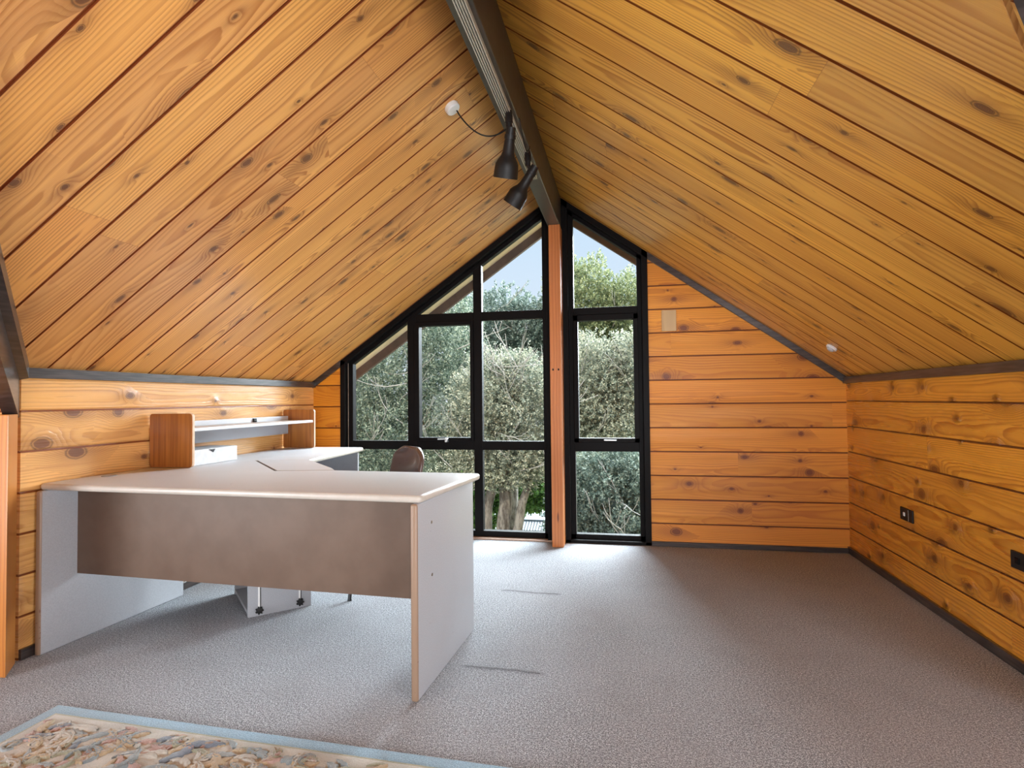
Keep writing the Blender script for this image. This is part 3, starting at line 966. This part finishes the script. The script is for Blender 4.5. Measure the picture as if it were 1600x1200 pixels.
panel('side_panel', -.027, 0, 0, .665, 0, ZU, M['lam'], .008, M['edge'], 'v')
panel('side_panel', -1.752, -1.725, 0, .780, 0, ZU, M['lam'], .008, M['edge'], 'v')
panel('modesty_panel', -1.725, -.027, .165, .183, .303, ZU, M['shaded'], .001)
# far end panel of the return, long stretcher under its wall side
e0 = dl(-2.47, 3.955); e1 = dl(-1.93, 3.955)
bm = bmesh.new(); prism(bm, [dl(-2.47, 3.93) + (0,), dl(-1.93, 3.93) + (0,), dl(-1.93, 3.955) + (0,), dl(-2.47, 3.955) + (0,)], (0, 0, ZU), bev=.003)
bm_obj('end_panel', bm, M['lam'], desk)
bm = bmesh.new(); prism(bm, [dl(-2.44, 2.9) + (.33,), dl(-2.42, 2.9) + (.33,), dl(-2.42, 3.93) + (.33,), dl(-2.44, 3.93) + (.33,)], (0, 0, ZU - .33))
bm_obj('modesty_panel', bm, M['lam'], desk)
for v, z in ((.140, .607), (.142, .409)):
    bm = bmesh.new(); lathe(bm, (0, v, z), (1, 0, 0), [(0, .006), (.0015, .006), (.002, .001)], 14, True)
    bm_obj('screw_cap', bm, simple('brass screw', (.25, .2, .14), .4, .8), desk)
g0 = dl(-2.40, 2.315)
bm = bmesh.new(); lathe(bm, (g0[0], g0[1], ZT - .002), (0, 0, 1), [(0, .032), (.004, .032), (.005, .028), (.003, .026), (.003, .001)], 28)
bm_obj('grommet', bm, simple('grey grommet', (.33, .33, .34), .5), desk, True, 30)

# ------------------------------------------------------------------ hutch on the desk
M['honey'] = None
n = NT('brown timber laminate')
x, y, z = n.sep(n.coord())
g1 = n.noise(n.xyz(n.mul(x, 70.0), n.mul(y, 70.0), n.mul(z, 2.2)), 1.0, 3.0, 0.6)
g2 = n.noise(n.xyz(n.mul(x, 9.0), n.mul(y, 9.0), n.mul(z, 0.8)), 1.0, 2.0)
col = n.mix(n.step(g1, 0.35, 0.7), (0.40, 0.145, 0.030), (0.24, 0.075, 0.016))
col = n.mix(n.step(g2, 0.4, 0.7, 0, .4), col, (0.46, 0.19, 0.045))
n.bsdf(col, 0.38, 0.0, None, 0.5, 0.2, 0.2)
M['honey'] = n.mat
hutch = empty('desk_hutch', (-2.37, 2.66, ZT + .0012))
tag(hutch, 'low hutch shelf with two brown timber ends standing on the desk', 'hutch')


def hutch_end(yc, x1):
    bm = bmesh.new()
    pts = roundcorner([(-.128, 0), (x1, 0), (x1, .285), (-.128, .285)], (0, 1, 2, 3), .022)
    prism(bm, [(a, yc, b) for a, b in pts], (0, .020, 0), bev=.004, bevel_caps=True)
    for fc in bm.faces:
        if abs(fc.normal.y) < .8: fc.material_index = 1
    return bm_obj('end_panel', bm, [M['honey'], simple('pale edging', (.62, .42, .28), .4)], hutch, True, 30)


hutch_end(-.01, .135)
hutch_end(1.215, .125)
bm = bmesh.new(); box(bm, -.10, .118, .010, 1.215, .188, .206, bev=.003)
bm_obj('shelf', bm, M['top'], hutch)
bm = bmesh.new(); box(bm, -.10, -.085, .010, 1.215, .206, .236, bev=.002)
bm_obj('upstand', bm, M['top'], hutch)
bm = bmesh.new(); box(bm, -.10, -.085, .010, 1.215, .105, .188, bev=.002)
bm_obj('back_panel', bm, M['lam'], hutch)
bm = bmesh.new()
box(bm, -.086, -.074, .80, .83, .207, .232, bev=.002)
box(bm, -.074, -.060, .805, .812, .207, .214, bev=.001)
o = bm_obj('binder_clip', bm, M['black']); o.location = hutch.location
tag(o, 'tiny black clip on the hutch shelf', 'clip')
# white drawer box
drw = empty('drawer_box', (-2.30, 2.90, ZT + .0012))
tag(drw, 'low white box on the desk beneath the hutch shelf', 'box')
bm = bmesh.new(); box(bm, -.17, .018, -.205, .17, 0, .084, bev=.002)
bm_obj('body', bm, simple('off white card', (.56, .56, .57), .5), drw)
bm = bmesh.new(); prism(bm, [(.018, -.07, .080), (.018, -.02, .080), (.018, -.035, .062), (.018, -.048, .070)], (.003, 0, 0))
bm_obj('thumb_notch', bm, M['black'], drw)

# ------------------------------------------------------------------ computer holder under the desk
ch = empty('computer_stand', (-1.852, 2.574, 0), math.atan2(.215, .217))
tag(ch, 'grey laminate computer stand with two black star knobs under the desk', 'stand')
for nm_, a in (('front_panel', (0, .306, 0, .018, .0, .46)), ('back_panel', (0, .306, .42, .438, .0, .46)), ('base_panel', (.0, .306, .018, .42, .012, .030)), ('side_panel', (.288, .306, .018, .42, .03, .46))):
    bm = bmesh.new(); box(bm, *a, bev=.002); bm_obj(nm_, bm, M['lam'], ch)
for uu, z0 in ((.052, .030), (.248, .032)):
    bm = bmesh.new(); box(bm, uu - .005, uu + .005, -.0015, .002, z0, .30)
    sl = bm_obj('slot', bm, M['white'], ch)
    bm = bmesh.new(); box(bm, uu + .004, uu + .008, -.002, .002, z0, .30)
    bm_obj('slot_edge', bm, M['black'], ch)
    bm = bmesh.new()
    pts = []
    for k in range(28):
        a = 2 * math.pi * k / 28
        r = .0165 + .0045 * math.cos(7 * a)
        pts.append((uu + r * math.cos(a), -.004, z0 + .0 + r * math.sin(a)))
    prism(bm, pts, (0, -.016, 0), bev=.002)
    bm_obj('star_knob', bm, M['black'], ch, True, 35)

# ------------------------------------------------------------------ chair
M['leather'] = simple('dark brown leather', (0.105, 0.065, 0.058), 0.30, 0, 0.04, 18.0, 0.4)
chair = empty('chair', (-1.468, 3.175, 0), math.atan2(-.707, -.707))
tag(chair, 'dark brown leather shell chair behind the desk', 'chair')
# local +X is the way the chair faces
bm = bmesh.new()
nu, nv = 13, 22


def shell(t, s):
    # t 0..1 from seat front to backrest top, s -1..1 across
    if t < .45:
        q = t / .45
        x_, z_ = .21 - .38 * q, .44 - .020 * math.sin(q * math.pi) + .0
    else:
        q = (t - .45) / .55
        a = min(1, q / .3)
        x_ = -.17 - .045 * math.sin(a * math.pi / 2) - .085 * max(0, q - .12)
        z_ = .44 + .345 * q ** 1.15
    w = .21 + .01 * math.sin(t * 3)
    if t > .86: w *= math.sqrt(max(0.0, 1 - ((t - .86) / .142) ** 4)) * .75 + .25
    if t < .06: w *= .9
    bend = .055 * s * s * (1.0 if t > .5 else .5)
    return Vector((x_ + (bend if t > .45 else 0), s * w, z_ + (bend * .6 if t <= .45 else 0)))


def shell_mesh(off, name, mat):
    bm = bmesh.new()
    rows = []
    for i in range(nv + 1):
        rows.append([bm.verts.new(shell(i / nv, -1 + 2 * j / nu)) for j in range(nu + 1)])
    for i in range(nv):
        for j in range(nu):
            bm.faces.new((rows[i][j], rows[i][j + 1], rows[i + 1][j + 1], rows[i + 1][j]))
    o = bm_obj(name, bm, mat, chair, True)
    s = o.modifiers.new('thick', 'SOLIDIFY'); s.thickness = off; s.offset = 0
    b = o.modifiers.new('sub', 'SUBSURF'); b.levels = b.render_levels = 2
    return o


shell_mesh(.030, 'seat_shell', M['leather'])
M['chleg'] = simple('dark steel', (0.03, 0.03, 0.032), 0.35, 0.6)
for sx, sy in ((.18, .18), (.18, -.18), (-.18, .18), (-.18, -.18)):
    bm = bmesh.new(); tube(bm, [(sx * .75, sy * .85, .43), (sx * 1.12, sy * 1.12, .012), (sx * 1.12, sy * 1.12, 0)], [.011, .010, .012], 12)
    bm_obj('leg', bm, M['chleg'], chair, True, 40)

# ------------------------------------------------------------------ rug with carved leaves
rug = empty('carved_rug', (-1.976, 1.71, 0), R(-2.0))
tag(rug, 'pale floral rug with carved leaves and light blue border on the carpet', 'rug')
n = NT('blue wool border')
f = n.noise(n.coord(), 260.0, 2.0); f2 = n.noise(n.coord(), 6.0, 3.0)
col = n.mix(n.step(f, .35, .65), (0.16, 0.28, 0.38), (0.28, 0.45, 0.58)); col = n.mix(n.step(f2, .4, .7, 0, .3), col, (.22, .28, .32))
n.bsdf(col, .95, 0, n.bump(f, .6, .003), .1, sheen=.4); M['rugblue'] = n.mat


def wool(name, c1, c2):
    n = NT(name)
    f = n.noise(n.coord(), 240.0, 2.0); f2 = n.noise(n.coord(), 11.0, 3.0)
    col = n.mix(n.step(f2, .35, .65), c1, c2); col = n.mix(n.step(f, .3, .7, 0, .25), col, tuple(v * .6 for v in c1))
    n.bsdf(col, .95, 0, n.bump(f, .6, .003), .1, sheen=.4); return n.mat


W_ = [wool('cream wool', (.47, .47, .43), (.57, .57, .52)), wool('blue grey wool', (.22, .28, .31), (.34, .40, .42)),
      wool('rose wool', (.42, .28, .25), (.52, .38, .34)), wool('tan wool', (.44, .35, .22), (.53, .44, .30)),
      wool('sage wool', (.30, .32, .23), (.42, .42, .31)), wool('slate wool', (.15, .19, .25), (.22, .27, .33))]
RW, RD = 2.7, 1.9
bm = bmesh.new()
box(bm, 0, RW, -RD, 0, 0, .012, bev=.004)
bm_obj('border', bm, M['rugblue'], rug)
bm = bmesh.new()
box(bm, .050, RW - .050, -RD + .050, -.050, .008, .0145, bev=.002)
bm_obj('inner_band', bm, W_[4], rug)
bm = bmesh.new()
box(bm, .058, RW - .058, -RD + .058, -.058, .009, .0155, bev=.002)
rnd = random.Random(4)


def leaf(bm, cx, cy, ang, L, w, curl, mi, h):
    """a lobed carved leaf: raised mid rib, edges down in the pile"""
    N = 14
    cl = []
    a = ang; x_, y_ = cx, cy
    for i in range(N + 1):
        if not (.060 + w * 1.2 < x_ < RW - .060 - w * 1.2 and -RD + .08 < y_ < -.060 - w * 1.2):
            if L > .035: leaf(bm, cx, cy, ang + 1.1, L * .72, w * .8, curl, mi, h)
            return
        cl.append((x_, y_, a)); x_ += math.cos(a) * L / N; y_ += math.sin(a) * L / N; a += curl / N
    mid, lf, rt, lm, rm = [], [], [], [], []
    for i, (x_, y_, a) in enumerate(cl):
        t = i / N
        ww = w * (math.sin(math.pi * min(1, t * .93 + .07)) ** .8) * (1 + .28 * math.sin(t * 22 + cx * 30))
        nx_, ny_ = -math.sin(a), math.cos(a)
        mid.append(bm.verts.new((x_, y_, .0155 + h * .55)))
        lm.append(bm.verts.new((x_ + nx_ * ww * .5, y_ + ny_ * ww * .5, .0155 + h)))
        rm.append(bm.verts.new((x_ - nx_ * ww * .5, y_ - ny_ * ww * .5, .0155 + h)))
        lf.append(bm.verts.new((x_ + nx_ * ww, y_ + ny_ * ww, .0130)))
        rt.append(bm.verts.new((x_ - nx_ * ww, y_ - ny_ * ww, .0130)))
    for i in range(N):
        for A, B in ((rt, rm), (rm, mid), (mid, lm), (lm, lf)):
            try:
                f_ = bm.faces.new((A[i], A[i + 1], B[i + 1], B[i])); f_.material_index = mi; f_.smooth = True
            except ValueError: pass


for gx in np.arange(.085, RW - .08, .056):
    for gy in np.arange(.082, 1.5, .050):
        cx, cy = gx + rnd.uniform(-.03, .03), -gy + rnd.uniform(-.03, .03)
        base_a = math.sin(cx * 5.0) * 1.2 + math.cos(cy * 6.0) * 1.2
        k = rnd.random()
        if k < .20:
            # scroll: C curve with a fan of leaflets
            mi = rnd.choice((1, 4, 1, 0))
            leaf(bm, cx, cy, base_a, .19, .013, rnd.choice((-1, 1)) * 4.4, mi, .007)
            for q in range(3):
                leaf(bm, cx, cy, base_a + .5 + q * .6, .06, .011, .8, rnd.choice((0, 3, 2)), .006)
        else:
            mi = rnd.choice((0, 0, 3, 3, 1, 2, 4, 4, 1, 1, 5))
            leaf(bm, cx, cy, base_a + rnd.uniform(-.7, .7), rnd.uniform(.08, .14), rnd.uniform(.014, .026), rnd.uniform(-1.8, 1.8), mi, rnd.uniform(.004, .008))
            if rnd.random() < .5:
                leaf(bm, cx, cy, base_a + rnd.uniform(1, 2.4), rnd.uniform(.06, .09), rnd.uniform(.010, .015), rnd.uniform(-1.8, 1.8), rnd.choice((0, 1, 2, 3)), .006)
bm_obj('floral_field', bm, W_, rug)

# ------------------------------------------------------------------ garden
rs = np.random.RandomState(7)


def leafmat(name, stops, trans=0.25):
    n = NT(name)
    g = n.t.nodes.new('ShaderNodeNewGeometry')
    big = n.noise(n.coord(), 1.3, 3.0, 0.6)
    f = n.add(n.mul(g.outputs['Random Per Island'], 0.62), n.mul(big, 0.45))
    col = n.ramp(f, stops)
    b = n.bsdf(col, 0.55, 0.0, None, 0.4, link=False)
    t = n.t.nodes.new('ShaderNodeBsdfTranslucent'); n.t.links.new(col, t.inputs[0])
    mx = n.t.nodes.new('ShaderNodeMixShader'); mx.inputs[0].default_value = trans
    n.t.links.new(b, mx.inputs[1]); n.t.links.new(t.outputs[0], mx.inputs[2]); n.t.links.new(mx.outputs[0], n.out.inputs[0])
    return n.mat


LM = {
    'olive': leafmat('olive leaves', [(0.15, (0.028, 0.055, 0.042)), (0.48, (0.14, 0.195, 0.145)), (0.78, (0.40, 0.44, 0.33)), (1.0, (0.62, 0.60, 0.44))]),
    'cream': leafmat('silver olive leaves', [(0.15, (0.045, 0.065, 0.052)), (0.42, (0.22, 0.255, 0.20)), (0.7, (0.50, 0.50, 0.38)), (1.0, (0.72, 0.67, 0.52))]),
    'blue': leafmat('blue green leaves', [(0.10, (0.035, 0.065, 0.055)), (0.5, (0.12, 0.17, 0.14)), (1.0, (0.38, 0.42, 0.36))]),
    'lime': leafmat('yellow green leaves', [(0.10, (0.040, 0.070, 0.040)), (0.45, (0.16, 0.20, 0.095)), (0.8, (0.36, 0.38, 0.19)), (1.0, (0.54, 0.54, 0.31))]),
    'sage': leafmat('grey sage leaves', [(0.15, (0.022, 0.042, 0.036)), (0.48, (0.14, 0.195, 0.16)), (0.8, (0.36, 0.42, 0.34)), (1.0, (0.52, 0.57, 0.47))]),
    'green': leafmat('bright green leaves', [(0.10, (0.02, 0.05, 0.015)), (0.5, (0.08, 0.19, 0.04)), (1.0, (0.25, 0.42, 0.10))]),
    'rust': leafmat('rust leaves', [(0.10, (0.15, 0.08, 0.03)), (0.5, (0.42, 0.22, 0.07)), (1.0, (0.70, 0.42, 0.16))]),
}


def foliage(name, parent, blobs, nspr, mat, leaf_l=.05, leaf_w=.011, k=9, twig=.13, up=0.5, shell_=.35):
    vs, total = [], sum(b[3] * b[4] * b[5] for b in blobs)
    for (cx, cy, cz, rx, ry, rz) in blobs:
        nn = int(nspr * (rx * ry * rz) / total)
        d = rs.normal(size=(nn, 3)); d /= np.linalg.norm(d, axis=1)[:, None]
        r = rs.uniform(0, 1, nn) ** shell_
        lump = 1 + .16 * np.sin(d[:, 0] * 7 + cx * 3) * np.cos(d[:, 2] * 6 + cz) + .10 * np.sin(d[:, 1] * 13 + d[:, 2] * 9)
        P = np.stack([cx + d[:, 0] * rx * r * lump, cy + d[:, 1] * ry * r * lump, cz + d[:, 2] * rz * r * lump], 1)
        D = d * .8 + rs.normal(size=(nn, 3)) * .45 + np.array([0, 0, up]); D /= np.linalg.norm(D, axis=1)[:, None]
        ref = rs.normal(size=(nn, 3))
        S = np.cross(D, ref); S /= np.linalg.norm(S, axis=1)[:, None]
        T = np.cross(D, S)
        L = twig * rs.uniform(.6, 1.3, nn)
        for j in range(k):
            t = (j + .5) / k
            a = j * 2.4 + rs.uniform(0, 1, nn)
            side = S * np.cos(a)[:, None] + T * np.sin(a)[:, None]
            b0 = P + D * (L * t)[:, None]
            ld = side * .75 + D * .65; ld /= np.linalg.norm(ld, axis=1)[:, None]
            wd = np.cross(ld, rs.normal(size=(nn, 3))); wd /= np.linalg.norm(wd, axis=1)[:, None]
            ll = (leaf_l * rs.uniform(.7, 1.25, nn) * (1 - .35 * t))[:, None]
            q = np.stack([b0, b0 + ld * ll * .5 + wd * leaf_w, b0 + ld * ll, b0 + ld * ll * .5 - wd * leaf_w], 1)
            vs.append(q)
    V = np.concatenate(vs).reshape(-1, 3).astype(np.float32)
    nf = len(V) // 4
    me = bpy.data.meshes.new(name)
    me.vertices.add(len(V)); me.vertices.foreach_set('co', V.ravel())
    me.loops.add(nf * 4); me.loops.foreach_set('vertex_index', np.arange(nf * 4, dtype=np.int32))
    me.polygons.add(nf); me.polygons.foreach_set('loop_start', np.arange(0, nf * 4, 4, dtype=np.int32))
    me.update(calc_edges=True)
    o = link_mesh(name, me, mat, parent)
    return o


n = NT('grey bark')
x, y, z = n.sep(n.coord())
f = n.noise(n.xyz(n.mul(x, 14.0), n.mul(y, 14.0), n.mul(z, 4.0)), 1.0, 4.0, 0.7)
n.bsdf(n.mix(n.step(f, .35, .65), (0.07, 0.055, 0.045), (0.27, 0.24, 0.21)), .9, 0, n.bump(f, .8, .03))
M['bark'] = n.mat
M['twig'] = simple('pale grey twigs', (0.40, 0.38, 0.35), .8)

GZ = -4.2


def tree(label, base, trunks, blobs, nspr, mat, twigs=10, group='trees outside the gable windows', **kw):
    o = empty('tree', base)
    tag(o, label, 'tree', group)
    b = Vector(base)
    bm = bmesh.new()
    for pts, r0, r1 in trunks:
        pts = [Vector(p) - b for p in pts]
        dense = []
        for A, B in zip(pts, pts[1:]):
            for i in range(4):
                dense.append(A.lerp(B, i / 4) + Vector((math.sin(i * 2.1 + A.x * 5) * .02, math.cos(i * 1.7 + A.z) * .02, 0)))
        dense.append(pts[-1])
        tube(bm, dense, [r0 + (r1 - r0) * i / (len(dense) - 1) for i in range(len(dense))], 12)
    bm_obj('trunk', bm, M['bark'], o, True)
    if twigs:
        rr = random.Random(len(label))
        for i in range(twigs):
            bm = bmesh.new()
            cx, cy, cz, rx, ry, rz = rr.choice(blobs)
            a = Vector((cx + rr.uniform(-.5, .5) * rx, cy - ry * rr.uniform(.3, .8), cz + rr.uniform(-.7, .5) * rz)) - b
            dr = Vector((rr.uniform(-1, 1), rr.uniform(-.6, .1), rr.uniform(-.1, .9))).normalized()
            pts = [a]
            for q in range(6):
                dr = (dr + Vector((rr.uniform(-.3, .3), rr.uniform(-.2, .1), rr.uniform(-.15, .3)))).normalized()
                pts.append(pts[-1] + dr * .16)
            tube(bm, pts, [.011, .010, .008, .007, .005, .004, .003], 6)
            for q in (2, 3, 4):
                d2 = (dr + Vector((rr.uniform(-1, 1), rr.uniform(-.3, .3), rr.uniform(-.2, .8)))).normalized()
                tube(bm, [pts[q], pts[q] + d2 * .14, pts[q] + d2 * .24 + Vector((0, 0, .04))], [.005, .004, .002], 5)
            bm_obj('branch', bm, M['twig'], o, True)
    foliage('foliage', o, [(x - b.x, y - b.y, z - b.z, rx, ry, rz) for x, y, z, rx, ry, rz in blobs], nspr, mat, **kw)
    return o


tree('broad grey green olive tree outside the left panes of the window', (-4.2, 9.4, GZ),
     [([(-4.2, 9.4, GZ), (-4.1, 9.4, -2), (-3.9, 9.3, 0)], .20, .10), ([(-4.1, 9.4, -2), (-4.6, 9.5, -.6), (-4.9, 9.4, .8)], .12, .05)],
     [(-4.6, 9.2, 1.0, 1.0, .9, 1.15), (-3.7, 9.1, 1.75, .95, .8, 1.05), (-2.95, 9.3, 2.05, .65, .7, .95), (-3.6, 8.9, .35, 1.1, .8, .9), (-5.3, 9.5, .3, 1.1, 1.0, 1.2),
      (-4.4, 9.0, -.5, 1.2, .8, .8), (-2.8, 9.0, .7, .65, .7, 1.0)],
     17000, LM['olive'], 26, leaf_w=.012)
tree('silvery olive tree with pale sprigs behind the tall middle panes', (-1.85, 8.6, GZ),
     [([(-1.78, 8.7, GZ), (-1.76, 8.7, -2.2), (-1.66, 8.6, -1.0), (-1.42, 8.6, .0)], .13, .05), ([(-2.25, 8.9, GZ), (-2.2, 8.9, -2.0), (-2.12, 8.8, -.6), (-2.0, 8.7, .3)], .12, .06),
      ([(-1.95, 8.8, GZ), (-1.93, 8.8, -2.0), (-1.86, 8.7, -.8), (-1.8, 8.7, .3)], .16, .08)],
     [(-2.0, 8.5, .95, .60, .6, .85), (-1.45, 8.5, .75, .50, .6, .85), (-2.25, 8.6, .35, .55, .5, .6), (-1.6, 8.5, 1.35, .40, .45, .45), (-1.7, 8.6, .1, .75, .5, .38)],
     7500, LM['cream'], 24, leaf_w=.012)
tree('dark blue green tree rising to the sky behind the middle panes', (-2.6, 12.5, GZ),
     [([(-2.6, 12.5, GZ), (-2.5, 12.5, -1), (-2.4, 12.4, 1.5)], .22, .08)],
     [(-2.75, 12.2, 2.60, .85, .8, .85), (-2.0, 12.3, 2.38, .75, .8, .95), (-3.7, 12.5, 2.6, .8, .8, .95), (-1.5, 12.4, 2.3, .6, .8, .9), (-2.4, 12.2, 1.5, 1.6, .9, 1.0)],
     9000, LM['blue'], 8, leaf_l=.075, leaf_w=.017)
tree('tall rounded yellow green tree in the top right pane', (-.2, 12.5, GZ),
     [([(-.2, 12.5, GZ), (-.2, 12.5, -1), (-.3, 12.4, 1.2)], .25, .1)],
     [(-.90, 12.2, 2.92, .75, .9, 1.12), (.05, 12.4, 2.50, .85, .9, 1.1), (-.4, 12.2, 1.7, 1.2, .9, 1.0)],
     12000, LM['lime'], 3, leaf_l=.06, leaf_w=.015)
tree('grey sage tree filling the lower right window', (-.25, 8.0, GZ),
     [([(-.25, 8.2, GZ), (-.25, 8.2, -2), (-.2, 8.1, -.7)], .14, .06)],
     [(-.45, 7.9, -.25, .50, .55, .55), (.05, 8.0, -.15, .50, .5, .55), (-.25, 7.8, -.8, .75, .6, .6)],
     8000, LM['sage'], 8, leaf_w=.012)
tree('pale olive tree beside the post in the narrow sash window', (-.1, 10.0, GZ),
     [([(-.1, 10.3, GZ), (-.15, 10.2, -1), (-.3, 10.0, 1.0)], .16, .06)],
     [(-.55, 9.8, 1.25, .65, .6, .85), (.15, 9.9, 1.35, .60, .6, .80), (-.3, 9.7, .45, .9, .6, .6)],
     8500, LM['cream'], 14, leaf_w=.013)
# lower planting
bush = empty('bush', (-2.4, 13.8, GZ)); tag(bush, 'bright green bush low behind the olive trunks', 'bush')
foliage('leaves', bush, [(.1, 0, 3.0, .7, .5, .45), (-1.3, .2, 2.8, .7, .5, .9), (1.0, .2, 2.7, .4, .5, .9)], 3500, LM['green'], leaf_l=.10, leaf_w=.03)
bush = empty('shrub', (-3.2, 10.6, GZ)); tag(bush, 'rust coloured autumn shrub glowing between the olive branches', 'shrub')
foliage('leaves', bush, [(.05, -.9, 4.85, .38, .3, .28)], 260, LM['rust'], leaf_l=.06, leaf_w=.018)
bush = empty('shrub', (-5.0, 11.5, GZ)); tag(bush, 'dark green hedge growing low beneath the olive trees', 'hedge')
foliage('leaves', bush, [(0, 0, 2.6, 1.7, .6, 2.2), (-2.6, 0, 2.6, 1.6, .6, 2.2)], 5000, LM['blue'], leaf_l=.08, leaf_w=.02)
bush = empty('shrub', (-.2, 11.2, GZ)); tag(bush, 'dark shrub in the shade low behind the right window', 'shrub')
foliage('leaves', bush, [(0, 0, 2.2, 1.3, .5, 2.4)], 3500, LM['blue'], leaf_l=.08, leaf_w=.02)

# neighbour's roof and ground
n = NT('dry grass ground')
f = n.noise(n.coord(), 3.0, 4.0, 0.7)
n.bsdf(n.mix(n.step(f, .3, .7), (0.10, 0.12, 0.05), (0.34, 0.27, 0.14)), .95)
bm = bmesh.new()
prism(bm, [(-30, YW + .4, GZ), (25, YW + .4, GZ), (25, 60, GZ), (-30, 60, GZ)], (0, 0, -.3))
tag(bm_obj('ground', bm, n.mat), kind='structure')
n = NT('corrugated grey roof')
x, y, z = n.sep(n.coord())
w_ = n.m('SINE', n.mul(x, 80.0))
n.bsdf(n.mix(n.step(w_, -1, 1), (0.055, 0.065, 0.078), (0.10, 0.115, 0.135)), .5, .1, n.bump(w_, .5, .02))
M['corr'] = n.mat
nh = empty('neighbouring_house', (-3.2, 17.0, GZ + .85))
tag(nh, 'neighbouring house with a grey corrugated roof low behind the trunks', 'house')
bm = bmesh.new(); prism(bm, [(-3.0, -1.2, .75), (3.0, -1.2, .75), (3.0, 1.6, 1.75), (-3.0, 1.6, 1.75)], (0, 0, .05)); bm_obj('roof', bm, M['corr'], nh)
bm = bmesh.new(); box(bm, -2.8, 2.8, -1.0, 1.6, -.85, .74); bm_obj('wall', bm, simple('pale render wall', (.25, .24, .22), .8), nh)
bm = bmesh.new(); prism(bm, [(.3, -.75, .95), (1.0, -.75, .95), (1.0, -.1, 1.19), (.3, -.1, 1.19)], (0, 0, .05)); bm_obj('skylight', bm, simple('blue grey skylight', (.10, .13, .18), .2), nh)
